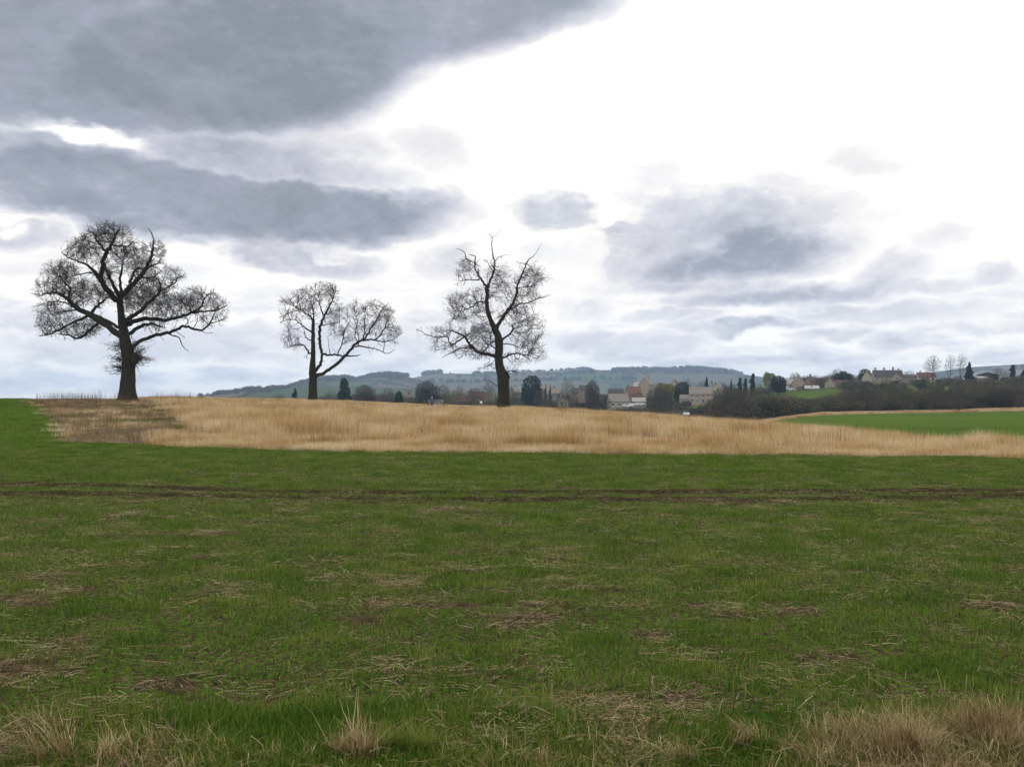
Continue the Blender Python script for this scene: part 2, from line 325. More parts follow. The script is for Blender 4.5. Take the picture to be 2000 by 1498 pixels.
# ------------------------------------------------------------------ sky, sun, camera, haze
SUN_AZ, SUN_EL = 7.0, 30.0
def build_world():
    w = bpy.data.worlds.new('World'); SC.world = w; w.use_nodes = True
    t = NT(w.node_tree); t.n.clear()
    D = t.add('ShaderNodeTexCoord').outputs['Generated']
    s = t.sep(D)
    az = t.math('ARCTAN2', s[0], s[1]); el = t.math('ARCSINE', s[2])
    AE = t.add('ShaderNodeCombineXYZ', i={0: az, 1: el}).outputs[0]
    def n2(vec, scale, detail=4, rough=.55, out='Fac', dist=0.0):
        return t.add('ShaderNodeTexNoise', noise_dimensions='2D', i={'Vector': vec, 'Scale': scale, 'Detail': detail, 'Roughness': rough, 'Distortion': dist}).outputs[out]
    # cloud-layer coordinates: a flat layer seen in perspective
    k = t.math('DIVIDE', 1.0, t.math('ADD', t.math('ABSOLUTE', s[2]), .10))
    PL = t.add('ShaderNodeVectorMath', operation='SCALE', i={0: D, 'Scale': k}).outputs[0]
    st = t.add('ShaderNodeMapping', i={0: AE, 3: (1, 1.9, 1)}).outputs[0]
    wn = n2(st, 5.5, 4, .55)
    wn2 = n2(st, 24, 3, .55)
    wv = t.add('ShaderNodeVectorMath', operation='SUBTRACT', i={0: wn, 1: (.5, .5, .5)}).outputs[0]
    wv = t.add('ShaderNodeVectorMath', operation='MULTIPLY', i={0: wv, 1: (.09, -.035, 0)}).outputs[0]
    wv2 = t.add('ShaderNodeVectorMath', operation='SUBTRACT', i={0: wn2, 1: (.5, .5, .5)}).outputs[0]
    wv2 = t.add('ShaderNodeVectorMath', operation='MULTIPLY', i={0: wv2, 1: (.035, .020, 0)}).outputs[0]
    V = t.add('ShaderNodeVectorMath', operation='ADD', i={0: AE, 1: wv}).outputs[0]
    V = t.add('ShaderNodeVectorMath', operation='ADD', i={0: V, 1: wv2}).outputs[0]
    rots = {}
    def blobs(lst):
        acc = None
        for b in lst:
            cx, cy, rx, ry, wt = b[:5]; rot = b[5] if len(b) > 5 else 0; soft = b[6] if len(b) > 6 else .55
            rot = min((-14, -6, 0, 5, 14), key=lambda q: abs(q-rot))
            if rot not in rots:      # the cloud coordinates turned once per slant, shared by all banks of that slant
                rots[rot] = V if rot == 0 else t.add('ShaderNodeMapping', i={0: V, 2: (0, 0, R(-rot))}).outputs[0]
            a = math.atan((cx-1000)/F); e = math.atan((H-cy)/math.hypot(F, cx-1000)); c2 = math.cos(a)**2
            c, s_ = math.cos(R(-rot)), math.sin(R(-rot)); a, e = a*c-e*s_, a*s_+e*c
            sx, sy = F/rx/(.5+.5*c2), F/ry/math.cos(a)
            mp = t.add('ShaderNodeVectorMath', operation='MULTIPLY_ADD', i={0: rots[rot], 1: (sx, sy, 0), 2: (-a*sx, -e*sy, 0)}).outputs[0]
            ln = t.add('ShaderNodeVectorMath', operation='LENGTH', i={0: mp}).outputs['Value']
            mr = t.add('ShaderNodeMapRange', interpolation_type='SMOOTHSTEP', i={'Value': ln, 'From Min': 1.0+soft*.45, 'From Max': 1.0-soft, 'To Min': 0, 'To Max': wt}).outputs[0]
            acc = mr if acc is None else t.add('ShaderNodeMath', operation='SMOOTH_MAX', i={0: acc, 1: mr, 2: .13}).outputs[0]
        return acc
    dark = blobs(SKY_DARK)
    mid = blobs(SKY_MID)
    gap = blobs(SKY_GAP)
    # outside the photographed part of the sky: broken cloud everywhere
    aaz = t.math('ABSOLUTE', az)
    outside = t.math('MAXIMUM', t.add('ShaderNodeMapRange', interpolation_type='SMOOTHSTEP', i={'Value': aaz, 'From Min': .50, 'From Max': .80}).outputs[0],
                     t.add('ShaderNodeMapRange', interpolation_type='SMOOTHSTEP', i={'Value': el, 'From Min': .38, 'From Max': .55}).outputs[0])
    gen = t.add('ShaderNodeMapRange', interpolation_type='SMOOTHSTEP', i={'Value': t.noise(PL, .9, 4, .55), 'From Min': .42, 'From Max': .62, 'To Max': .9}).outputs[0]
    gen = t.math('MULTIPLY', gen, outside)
    dd = t.math('MAXIMUM', t.math('MAXIMUM', dark, mid), gen)
    dd = t.add('ShaderNodeMapRange', i={'Value': dd, 'From Min': .085, 'From Max': .93}).outputs[0]
    dd = t.math('SUBTRACT', dd, gap, True)
    # billows and wisps
    bl = n2(st, 11, 6, .6)
    wi = n2(t.add('ShaderNodeVectorMath', operation='MULTIPLY', i={0: AE, 1: (1, 3.6, 0)}).outputs[0], 14, 5, .55)
    lo = t.add('ShaderNodeMapRange', interpolation_type='SMOOTHSTEP', i={'Value': el, 'From Min': .16, 'From Max': .03, 'To Min': 0, 'To Max': 1}).outputs[0]
    lo2 = t.add('ShaderNodeMapRange', interpolation_type='SMOOTHSTEP', i={'Value': el, 'From Min': .24, 'From Max': .12}).outputs[0]
    thin = t.math('MULTIPLY', t.math('MULTIPLY', t.math('SUBTRACT', wi, .42), 1.3), lo, False)
    thin = t.math('MAXIMUM', thin, 0)
    puff = t.math('MULTIPLY', t.math('MULTIPLY', t.math('SUBTRACT', .075, t.math('ABSOLUTE', t.math('SUBTRACT', n2(st, 17, 5, .5), .5))), 1.1), t.math('MULTIPLY', dd, 1.6, True))
    puff = t.math('MAXIMUM', puff, 0)
    amp = t.math('MULTIPLY', t.math('SUBTRACT', bl, .5), t.add('ShaderNodeMapRange', i={'Value': dd, 'From Min': 0, 'From Max': .35, 'To Min': .05, 'To Max': .55}).outputs[0])
    fine = t.math('MULTIPLY', t.math('SUBTRACT', n2(st, 46, 3, .6), .5), .24)
    fine = t.math('MULTIPLY', fine, t.add('ShaderNodeMapRange', i={'Value': dd, 'From Min': .02, 'From Max': .3, 'To Min': 0, 'To Max': 1}).outputs[0])
    q = t.math('ADD', t.math('SUBTRACT', t.math('ADD', t.math('MULTIPLY', lo, .07), t.math('MAXIMUM', dd, thin)), t.math('MULTIPLY', puff, lo2)), t.math('ADD', amp, fine), True)
    colr = t.ramp(q, SKY_RAMP)
    warm = n2(AE, 7, 2)
    colr = t.mix(t.math('MULTIPLY', warm, .85), colr, t.ramp(q, SKY_RAMP2))
    # cloud tint lightly warmer in random patches; clear-sky blue shows between
    sky = t.add('ShaderNodeTexSky', sky_type='NISHITA', sun_disc=False, sun_elevation=R(SUN_EL), sun_rotation=R(SUN_AZ), air_density=1.0, dust_density=1.5)
    cover = t.add('ShaderNodeMapRange', interpolation_type='SMOOTHSTEP', i={'Value': n2(st, 8, 2, .5), 'From Min': .30, 'From Max': .46, 'To Min': .95, 'To Max': 1.0}).outputs[0]
    cover = t.math('MAXIMUM', cover, t.math('MULTIPLY', q, 4.0, True))
    b1 = t.add('ShaderNodeBackground', i={'Color': sky.outputs[0], 'Strength': .12})
    b2 = t.add('ShaderNodeBackground', i={'Color': colr, 'Strength': t.math('ADD', t.math('ADD', t.math('MULTIPLY', outside, .42), t.math('MULTIPLY', lo, .10)), 1.0)})  # sky out of view is made brighter to lift the light on the field
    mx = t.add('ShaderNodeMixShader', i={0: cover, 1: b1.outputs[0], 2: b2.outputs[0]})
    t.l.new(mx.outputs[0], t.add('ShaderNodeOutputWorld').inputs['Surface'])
    try: w.cycles.sampling_method = 'MANUAL'; w.cycles.sample_map_resolution = 1024
    except Exception: pass
def srgb(*c): return tuple(((v/255)/12.92 if v <= 10 else ((v/255+.055)/1.055)**2.4) for v in c)
SKY_RAMP = [(0, (1.18, 1.18, 1.18)), (.10, (.985, .98, .985)), (.26, srgb(229, 232, 238)), (.48, srgb(202, 208, 219)), (.72, srgb(165, 172, 186)), (1.0, srgb(138, 146, 159))]
SKY_RAMP2 = [(0, (1.20, 1.15, 1.10)), (.10, (1.0, .955, .92)), (.26, srgb(236, 230, 232)), (.48, srgb(205, 201, 212)), (.72, srgb(168, 169, 182)), (1.0, srgb(143, 146, 156))]
SKY_DARK = [(100, 70, 700, 185, .80, 0, .30), (470, 110, 440, 150, .95, 5, .40), (760, 50, 420, 115, .80, 14, .45), (1060, -40, 240, 95, .70, 14, .6),
    (60, 320, 330, 95, .62, 0, .5), (300, 385, 430, 92, .78, -5, .40), (560, 415, 370, 68, .84, 0, .45), (470, 305, 400, 85, .60, -5, .8), (420, 255, 380, 50, .44, 0, .9), (820, 410, 130, 45, .55, 5, .7),
    (1380, 465, 370, 105, .54, 5, .8), (1430, 498, 290, 60, .80, 5, .8), (1330, 410, 210, 60, .48, -14, .9), (1540, 575, 280, 32, .62, 5, .8), (1300, 520, 200, 36, .48, 0, .9), (1400, 560, 210, 26, .48, 0, .8), (1650, 570, 130, 30, .50, 14, .8)]
SKY_MID = [(600, 508, 160, 40, .52, -5, .7), (870, 512, 120, 46, .36, 0, .9), (1060, 405, 105, 38, .52, 0, .7), (1190, 440, 120, 26, .46, -6, .8), (1250, 345, 150, 65, .24, 0, 1),
    (1700, 320, 100, 52, .25, -14, .8), (1890, 470, 85, 52, .24, 0, .9), (1430, 122, 62, 24, .15, 14, .9), (850, 290, 150, 60, .30, -14, .9), (680, 285, 130, 50, .34, -6, .9),
    (1740, 530, 130, 42, .34, 14, .8), (40, 460, 150, 30, .42, 0, .8), (500, 590, 700, 50, .13, 0, 1), (1650, 480, 200, 60, .20, 0, 1),
    (420, 672, 520, 46, .33, 0, .5), (80, 610, 200, 36, .34, 0, .7), (900, 665, 300, 54, .30, 0, .6), (960, 590, 230, 40, .28, 0, .9), (1120, 595, 130, 44, .32, 0, .8),
    (1230, 668, 210, 30, .36, 0, .6), (1480, 641, 140, 18, .45, 5, .7), (1620, 650, 100, 17, .42, 5, .7), (1330, 622, 150, 16, .32, 0, .7), (1850, 612, 200, 30, .26, 5, .8), (1560, 690, 360, 22, .24, 0, .9),
    (1130, 480, 180, 44, .30, 0, .8), (1000, 545, 170, 32, .28, 0, .8), (1560, 385, 140, 56, .28, -14, .9), (1760, 430, 140, 40, .20, 0, .9), (1800, 560, 190, 30, .36, 5, .8), (1700, 612, 220, 26, .34, 0, .7), (1960, 640, 160, 22, .28, 0, .7), (1180, 560, 160, 26, .30, 0, .8),
    (300, 755, 760, 34, .16, 0, .6), (1100, 715, 800, 18, .18, 0, .9), (1980, 545, 80, 24, .32, 0, .8), (1700, 730, 500, 26, .18, 0, .9)]
SKY_GAP = [(165, 258, 95, 24, .75, -6, .7), (20, 450, 34, 11, .4, 0, .8), (1165, 408, 40, 15, .5, 14, .6), (620, 495, 30, 8, .3, -14, .8)]
build_world()
def build_light_cam():
    L = bpy.data.lights.new('sun', 'SUN'); L.energy = 1.5; L.angle = R(14); L.color = (1, .955, .89)
    o = bpy.data.objects.new('sun', L); COL.objects.link(o)
    d = Vector((math.sin(R(SUN_AZ))*math.cos(R(SUN_EL)), math.cos(R(SUN_AZ))*math.cos(R(SUN_EL)), math.sin(R(SUN_EL))))
    o.rotation_euler = d.to_track_quat('Z', 'Y').to_euler(); o.location = (0, 0, 60)
    c = bpy.data.cameras.new('camera'); co = bpy.data.objects.new('camera', c); COL.objects.link(co)
    c.sensor_width = 36; c.lens = 36*F/2000; c.clip_start = .05; c.clip_end = 20000
    co.location = (0, 0, EYE); co.rotation_euler = (R(90)+math.atan((H-749)/F), 0, 0); SC.camera = co
    SC.view_settings.view_transform = 'Standard'; SC.view_settings.look = 'None'; SC.view_settings.gamma = 1; SC.view_settings.exposure = 0
build_light_cam()
# ------------------------------------------------------------------ ground sheet and far hills
def build_ground():
    az = np.concatenate([np.linspace(-180, -34, 60, endpoint=False), np.linspace(-34, 34, 300, endpoint=False), np.linspace(34, 180, 60, endpoint=False)])
    rr = [0.25]
    while rr[-1] < 14: rr.append(rr[-1]*1.05 if rr[-1] < 3.5 else rr[-1]*1.011)
    while rr[-1] < 23: rr.append(rr[-1]+.075)
    while rr[-1] < 40: rr.append(rr[-1]*1.01)
    while rr[-1] < 700: rr.append(rr[-1]*1.02)
    while rr[-1] < 5600: rr.append(rr[-1]*1.05)
    rr = np.array(rr); A, Q = np.meshgrid(np.radians(az), rr)
    x = (Q*np.sin(A)).ravel(); y = (Q*np.cos(A)).ravel(); nA = len(az); nR = len(rr)
    z = gzr(x, y)
    v = np.column_stack([np.append(x, 0), np.append(y, 0), np.append(z, float(gz(np.array([0.]), np.array([0.01]))[0]))])
    i = np.arange(nR-1)[:, None]*nA; j = np.arange(nA)[None, :]; j2 = (j+1) % nA
    q = np.stack([i+j, i+j2, i+nA+j2, i+nA+j], -1).reshape(-1, 4)[:, ::-1]
    c = len(v)-1; t = np.stack([np.full(nA, c), (np.arange(nA)+1) % nA, np.arange(nA)], -1)[:, ::-1]
    X, Y = v[:, 0], v[:, 1]; px = pxof(X, Y); r = np.hypot(X, Y)
    tall = m_tall(X, Y); marg = m_margin(X, Y)
    crop = 1-marg
    rm = rut(X, Y)*sst(.18, .36, fbm(X*.8, Y*0+2, 51, 3)+.06)
    soil = np.clip(np.maximum(m_bare(X, Y)*crop*(1-sst(30, 45, r)), rm), 0, 1)
    verge = sst(304, 309, Y)*(1-sst(322, 328, Y))*(px > 1480)*(Y > 0)
    straw = np.maximum(tall, marg*sst(-40, 40, px-370+(fbm(X*.3, Y*.3, 28, 4)-.5)*260))
    bare = marg*(1-straw)
    lawn = sst(.4, .6, ((px > 1500) & (px < 2700) & (Y > 75) & (Y < 312)).astype(float))
    lawn = np.maximum(lawn, np.exp(-((px-1353)/26)**4-((Y-520)/24)**4)); 
    pad = np.exp(-((px-1548)/62)**4-((Y-512)/52)**4); lawn = np.maximum(lawn, pad*.8)
    far = sst(150, 260, Y)*(1-0*px)
    me = mesh_np('ground', v, [q, t], smooth=True, attrs={'soil': soil, 'straw': np.clip(straw+verge, 0, 1), 'bare': bare, 'lawn': lawn*(1-verge), 'far': far, 'nearcrop': 1-sst(22, 45, r)})
    tag(link('ground', me, M['ground']), kind='structure')
build_ground()
def hill_mat(name, cols, wood):
    m, t = new_mat(name)
    P = t.add('ShaderNodeNewGeometry').outputs['Position']
    mp = t.add('ShaderNodeMapping', i={0: P, 2: (0, 0, .4), 3: (.0036, .0018, .0)}).outputs[0]
    w = t.noise(mp, 2.2, 2, out='Color'); mv = t.add('ShaderNodeVectorMath', operation='ADD', i={0: mp, 1: t.add('ShaderNodeVectorMath', operation='SCALE', i={0: w, 'Scale': .35}).outputs[0]}).outputs[0]
    vc = t.add('ShaderNodeTexVoronoi', i={'Vector': mv, 'Scale': 1.0})
    ve = t.add('ShaderNodeTexVoronoi', feature='DISTANCE_TO_EDGE', i={'Vector': mv, 'Scale': 1.0})
    f = t.sep(vc.outputs['Color'])[0]
    c = t.ramp(f, [(i/len(cols), k) for i, k in enumerate(cols)], 'CONSTANT')
    c = t.mix(t.math('LESS_THAN', ve.outputs['Distance'], .035), c, (.030, .034, .022))
    wd = t.noise(P, .0016, 3, .55)
    c = t.mix(t.math('GREATER_THAN', t.math('ADD', wd, t.math('MULTIPLY', t.attr('top'), wood)), .62), c, t.ramp(t.noise(P, .03, 4, .7), [(.3, (.028, .026, .024)), (.7, (.065, .055, .05))]))
    surf(t, bsdf(t, c, 1.0, spec=0)); return m
HILLS = [
 (2300, 900, [(330,792),(400,780),(430,776),(470,769),(500,764),(530,759),(600,756),(650,753),(700,755),(760,757),(850,762),(1000,768),(1200,772)], .0, 'h1'),
 (3000, 1000, [(540,778),(580,762),(600,753),(620,746),(650,740),(685,739),(705,745),(722,754),(760,768),(800,780)], .5, 'h2'),
 (3200, 1000, [(640,780),(690,756),(710,742),(735,735),(760,732),(790,734),(812,740),(850,752),(900,770)], .45, 'h2'),
 (4000, 1500, [(740,770),(780,750),(812,739),(840,732),(870,730),(960,731),(1010,728),(1060,726),(1100,724),(1148,721),(1158,724),(1280,722),(1330,720),(1390,725),(1440,734),(1500,741),(1560,749),(1640,756),(1800,765),(2000,775)], .02, 'h1'),
 (3500, 1300, [(1600,785),(1700,760),(1780,742),(1840,727),(1862,722),(1900,717),(1950,714),(2000,711),(2200,704),(2500,715),(2900,760)], .1, 'h3')]
def build_hills():
    green = [(.060,.088,.034),(.078,.110,.040),(.095,.088,.055),(.055,.075,.032),(.11,.095,.072)]
    brown = [(.085,.068,.058),(.10,.08,.068),(.07,.08,.04),(.09,.072,.06)]
    hm = {'h1': hill_mat('hillside_fields', green, .12), 'h2': hill_mat('wooded_hill', brown, .45), 'h3': hill_mat('moorland', [(.15,.125,.105),(.13,.11,.09),(.16,.14,.11),(.10,.12,.07)], .05)}
    for k, (d, w, prof, wood, mt) in enumerate(HILLS):
        xs = [p[0] for p in prof]; ys = [p[1] for p in prof]
        pxs = np.arange(xs[0], xs[-1]+1, 6.0); yy = np.interp(pxs, xs, ys)
        yy = np.convolve(np.pad(yy, 3, mode='edge'), np.hanning(9)[1:-1]/np.hanning(9)[1:-1].sum(), mode='valid')
        zr = EYE+(H-yy)/F*d
        tt = np.concatenate([np.linspace(-1, 0, 26), np.linspace(.08, 1.2, 12)])
        PXX, T = np.meshgrid(pxs, tt); ZR = np.repeat(zr[None, :], len(tt), 0)
        Y = d+T*w; X = (PXX-1000)/F*d*(1+.25*T*w/d)
        foot = np.where(T < 0, -22.0, -30.0)
        s = np.where(T < 0, np.sin(np.clip(T+1, 0, 1)*math.pi/2)**1.35, np.cos(np.clip(T/1.2, 0, 1)*math.pi/2)**1.2)
        Z = foot+(ZR-foot)*s
        bump = 9*(fbm(X*.004, Y*.004, 60+k, 4)-.5)*np.clip(-T*3, 0, 1)*s
        Z = Z+bump
        v = np.column_stack([X.ravel(), Y.ravel(), Z.ravel()]); n = len(pxs)
        i = np.arange(len(tt)-1)[:, None]*n; j = np.arange(n-1)[None, :]
        q = np.stack([i+j, i+j+1, i+n+j+1, i+n+j], -1).reshape(-1, 4)
        topm = np.clip(1+T.ravel()*2.2, 0, 1)
        tag(link('hill', mesh_np('hill', v, [q], True, {'top': topm}), hm[mt]), kind='structure')
build_hills()
def hill_z(px, layer):
    d, w, prof, _, _ = HILLS[layer]
    return ((px-1000)/F*d, d-15, EYE+(H-np.interp(px, [p[0] for p in prof], [p[1] for p in prof]))/F*d-3)
# ------------------------------------------------------------------ uncountable ground cover: small patches scattered over real ground
HID = bpy.data.collections.new('patch_sources')   # never linked to the scene; only sources for the ground cover
def scatter(name, protos, pts, rot, scl, idx, label_kind='stuff'):
    c = bpy.data.collections.new(name+'_patches')
    for i, (me, mat) in enumerate(protos):
        o = bpy.data.objects.new('%s_patch_%02d' % (name, i), me); me.materials.append(mat); c.objects.link(o)
    n = len(pts); me = bpy.data.meshes.new(name); me.vertices.add(n)
    me.vertices.foreach_set('co', np.asarray(pts, np.float32).ravel())
    a = me.attributes.new('rot', 'FLOAT_VECTOR', 'POINT'); a.data.foreach_set('vector', np.asarray(rot, np.float32).ravel())
    a = me.attributes.new('scl', 'FLOAT_VECTOR', 'POINT'); a.data.foreach_set('vector', np.asarray(scl, np.float32).ravel())
    a = me.attributes.new('idx', 'INT', 'POINT'); a.data.foreach_set('value', np.asarray(idx, np.int32))
    me.update(); o = link(name, me); tag(o, kind='stuff')
    ng = bpy.data.node_groups.new(name, 'GeometryNodeTree')
    ng.interface.new_socket('Geometry', in_out='INPUT', socket_type='NodeSocketGeometry')
    ng.interface.new_socket('Geometry', in_out='OUTPUT', socket_type='NodeSocketGeometry')
    N = ng.nodes; Lk = ng.links
    gi = N.new('NodeGroupInput'); go = N.new('NodeGroupOutput')
    ci = N.new('GeometryNodeCollectionInfo'); ci.inputs['Collection'].default_value = c
    ci.inputs['Separate Children'].default_value = True; ci.inputs['Reset Children'].default_value = True
    ip = N.new('GeometryNodeInstanceOnPoints'); ip.inputs['Pick Instance'].default_value = True
    def at(nm, ty):
        x = N.new('GeometryNodeInputNamedAttribute'); x.data_type = ty; x.inputs[0].default_value = nm; return x.outputs[0]
    Lk.new(gi.outputs[0], ip.inputs['Points']); Lk.new(ci.outputs[0], ip.inputs['Instance'])
    Lk.new(at('idx', 'INT'), ip.inputs['Instance Index']); Lk.new(at('rot', 'FLOAT_VECTOR'), ip.inputs['Rotation']); Lk.new(at('scl', 'FLOAT_VECTOR'), ip.inputs['Scale'])
    Lk.new(ip.outputs[0], go.inputs[0])
    o.modifiers.new('scatter', 'NODES').node_group = ng
    return o
def blades(n, area, h, w, lean=.35, bend=.5, seed=0, segs=2, round_=False, bunch=0):
    """n thin tapering blades; returns mesh"""
    r = np.random.default_rng(seed)
    if round_:
        q = np.sqrt(r.random(n))*area; a = r.random(n)*6.283; bx = q*np.cos(a); by = q*np.sin(a)
    else: bx = (r.random(n)-.5)*area; by = (r.random(n)-.5)*area
    hh = h[0]+(h[1]-h[0])*r.random(n)**1.2; ww = w*(.6+.8*r.random(n))
    az = r.random(n)*6.283; ln = lean*r.random(n)
    if round_: az = np.arctan2(by, bx)+(r.random(n)-.5)*1.6; ln = lean*(.25+np.hypot(bx, by)/area*.9)*(.4+.8*r.random(n))
    if bunch:            # several overlapping bunches, each blown its own way
        k = r.integers(0, bunch, n); ca = r.random(bunch)*6.283; cr = area*(.25+.75*r.random(bunch)); cx, cy = cr*np.cos(ca), cr*np.sin(ca)*.6
        la = r.random(bunch)*6.283; ll = r.random(bunch)*.75; hb = .55+.6*r.random(bunch); q = area*.34*np.sqrt(r.random(n)); a = r.random(n)*6.283
        bx = cx[k]+q*np.cos(a); by = cy[k]+q*np.sin(a); hh = hh*hb[k]
        vx = ll[k]*np.cos(la[k])+.38*r.normal(size=n)*lean; vy = ll[k]*np.sin(la[k])+.38*r.normal(size=n)*lean; az = np.arctan2(vy, vx); ln = np.clip(np.hypot(vx, vy), 0, 1.05)
    dx, dy = np.cos(az), np.sin(az); sx, sy = -dy, dx
    V = []; m = segs+1
    for k in range(m):
        t = k/segs; off = hh*(ln*t+bend*(r.random(n) if k else 0)*t*t*.5); up = hh*t*np.sqrt(np.clip(1-ln**2*.8, .1, 1))
        wk = ww*(1-t)**.7*.5
        if k == 0: bnd = r.random(n)
        c = np.column_stack([bx+dx*off, by+dy*off, up-.01*(k == 0)])
        s = np.column_stack([sx*wk, sy*wk, 0*wk])
        if k < segs: V += [c-s, c+s]
        else: V += [c]
    V = np.stack(V, 1).reshape(-1, 3); st = np.arange(n)*(2*segs+1)
    qs = [np.column_stack([st+2*k, st+2*k+1, st+2*k+3, st+2*k+2]) for k in range(segs-1)]
    tr = np.column_stack([st+2*segs-2, st+2*segs-1, st+2*segs])
    return mesh_np('blades', V, ([np.concatenate(qs)] if qs else [])+[tr])
def sticks(n, area, L, w, seed, tilt=.12, zmax=.02):
    """loose lengths of straw lying about"""
    r = np.random.default_rng(seed); c = np.column_stack([(r.random(n)-.5)*area, (r.random(n)-.5)*area, .006+zmax*r.random(n)])
    a = r.normal(0, .75, n); e = (r.random(n)-.5)*tilt*2; l = L[0]+(L[1]-L[0])*r.random(n)**2
    d = np.column_stack([np.cos(a)*np.cos(e), np.sin(a)*np.cos(e), np.sin(e)])*l[:, None]*.5
    mid = c+np.column_stack([0*a, 0*a, np.abs(r.normal(0, .006, n))]); s = np.column_stack([-np.sin(a), np.cos(a), 0*a])*(w*(.6+.8*r.random(n)))[:, None]*.5
    up = np.array([[0, 0, 1.]])*(w*.5)
    V = np.stack([c-d-s, c-d+s, c-d+up, mid-s, mid+s, mid+up, c+d-s, c+d+s, c+d+up], 1).reshape(-1, 3); st = np.arange(n)*9
    f = []
    for k in (0, 3):
        f += [np.column_stack([st+k, st+k+3, st+k+5, st+k+2]), np.column_stack([st+k+1, st+k+2, st+k+5, st+k+4])]
    return mesh_np('sticks', V, f)
def rnd_in_view(n, y0, y1, p0=-60, p1=2060, power=1.0):
    """random ground points between two distances, uniform per square metre; broad areas run on some metres past the frame"""
    sl = 3.5 if p0 <= 0 else 0; sr = 3.5 if p1 >= 2000 else 0
    nom = (p1-p0)/F*(y1*y1-y0*y0)/2; n = int(n*(nom+(sl+sr)*(y1-y0))/nom); wmax = (p1-p0)/F*y1+sl+sr; ys = []
    while sum(len(q) for q in ys) < n:
        q = y0+(y1-y0)*rng.random(n); ys.append(q[rng.random(n) < ((p1-p0)/F*q+sl+sr)/wmax])
    y = np.concatenate(ys)[:n]; x0 = (p0-1000)/F*y-sl; x1 = (p1-1000)/F*y+sr; x = x0+(x1-x0)*rng.random(n)
    return x, y, 1000+F*x/y
def put(x, y, n_idx, s0, s1, tilt=0.0, sink=0.0, ruts=True, hs=None):
    z = (gzr if ruts else gz)(x, y)-sink; n = len(x)
    rot = np.column_stack([tilt*(rng.random(n)-.5), tilt*(rng.random(n)-.5), rng.random(n)*6.283])
    s = s0+(s1-s0)*rng.random(n); hz = s if hs is None else s*hs
    return np.column_stack([x, y, z]), rot, np.column_stack([s, s, hz]), rng.integers(0, n_idx, n)
def cat(*a): return [np.concatenate(q) for q in zip(*a)]
def build_cover():
    # --- young crop
    P = [(blades(80, .34, (.026, .068), .0052, .9, .9, 100+i), M['crop']) for i in range(6)]
    sets = []
    for (y0, y1, dens, s0, s1, p0, p1) in ((2.9, 9, 33, .7, 1.1, -90, 2090), (9, 18, 21, .85, 1.2, -60, 2060), (18, 38, 20, .8, 1.3, -40, 2040), (38, 62, 7, 1.3, 1.9, -40, 240), (62, 135, 2.2, 1.6, 2.3, -40, 160)):
        area = (p1-p0)/F*(y1*y1-y0*y0)/2; n = int(area*dens)
        x, y, px = rnd_in_view(n, y0, y1, p0, p1)
        keep = (rng.random(len(x)) > .93*m_bare(x, y)) & (m_margin(x, y) < .5) & ((rutdist(x, y) > .44) | (rng.random(len(x)) < .05+.85*(1-sst(.28, .42, fbm(x*.8, y*0+2, 51, 3)))))
        lush = (.72+.62*fbm(x*.5, y*.8, 71, 3))*(1-.45*np.exp(-(rutdist(x, y)/1.0)**2))
        x, y, lush = x[keep], y[keep], lush[keep]; sets.append(put(x, y, 6, s0, s1, .25, 0, True, lush))
    # green showing through in the bare end of the strip
    x, y, px = rnd_in_view(26000, 33, 112, 40, 420)
    k = (m_margin(x, y) > .5) & (fbm(x*.35, y*.22, 73, 4) > .635) & (m_tall(x, y) < .4); sets.append(put(x[k], y[k], 6, .9, 1.5, .2, 0, False))
    # greener bank at the bottom edge of the picture
    x, y, px = rnd_in_view(3600, 3.7, 5.75, -60, 2060); k = fbm(x*1.7, y*1.7, 77) > .42; x, y = x[k], y[k]
    sets.append(put(x, y, 6, .9, 1.35, .3, 0, True, .95+0*x))
    p, r_, s, i = cat(*sets); tag(scatter('young_crop', P, p, r_, s, i), 'short green winter crop covering the whole near field', 'crop')
    # --- straw litter
    P = [(sticks(26, .5, (.02, .16), .0033, 200+i), M['litter']) for i in range(5)] + [(sticks(8, .7, (.03, .22), .0032, 210+i, .4, .03), M['litter']) for i in range(3)]
    sets = []
    x, y, px = rnd_in_view(15500, 3.8, 17); k = rng.random(len(x)) < np.clip(.07+.7*m_bare(x, y), 0, 1); sets.append(put(x[k], y[k], 7, .6, 1.15, .25))
    x, y, px = rnd_in_view(5200, 3.5, 30); k = rng.random(len(x)) < .8*sst(.38, .6, fbm(x*1.2, y*1.2, 83, 3)); sets.append(put(x[k], y[k], 5, .5, .8, .4, -.012))
    x, y, px = rnd_in_view(14000, 17, 33); k = (rng.random(len(x)) < np.clip(.07+.6*m_bare(x, y)+.35*np.exp(-(rutdist(x, y)-.42)**2/.006), 0, 1)) & (m_margin(x, y) < .5); sets.append(put(x[k], y[k], 7, .6, 1.1, .25))
    x, y, px = rnd_in_view(1500, 4.2, 5.9); k = fbm(x*1.1, y*1.1, 88) > .55; sets.append(put(x[k], y[k], 8, .7, 1.2, .3))
    x, y, px = rnd_in_view(50000, 29, 46, -60, 2060); k = (m_margin(x, y) > .35) & (m_tall(x, y) < .6) & (rng.random(len(x)) < np.where(px > 380, 1, .05+.4*sst(.45, .6, fbm(x*.3, y*.3, 87, 4)))); sets.append(put(x[k], y[k], 8, .9, 1.5, .3, 0, False))
    x, y, px = rnd_in_view(7000, 46, 112, 20, 430); k = (m_margin(x, y) > .35) & (m_tall(x, y) < .6) & (rng.random(len(x)) < .75*sst(.45, .6, fbm(x*.3, y*.15, 86, 4))); sets.append(put(x[k], y[k], 8, .9, 1.5, .3, 0, False))
    p, r_, s, i = cat(*sets); tag(scatter('straw_litter', P, p, r_, s, i), 'loose broken straw lying on the soil between the crop', 'straw')
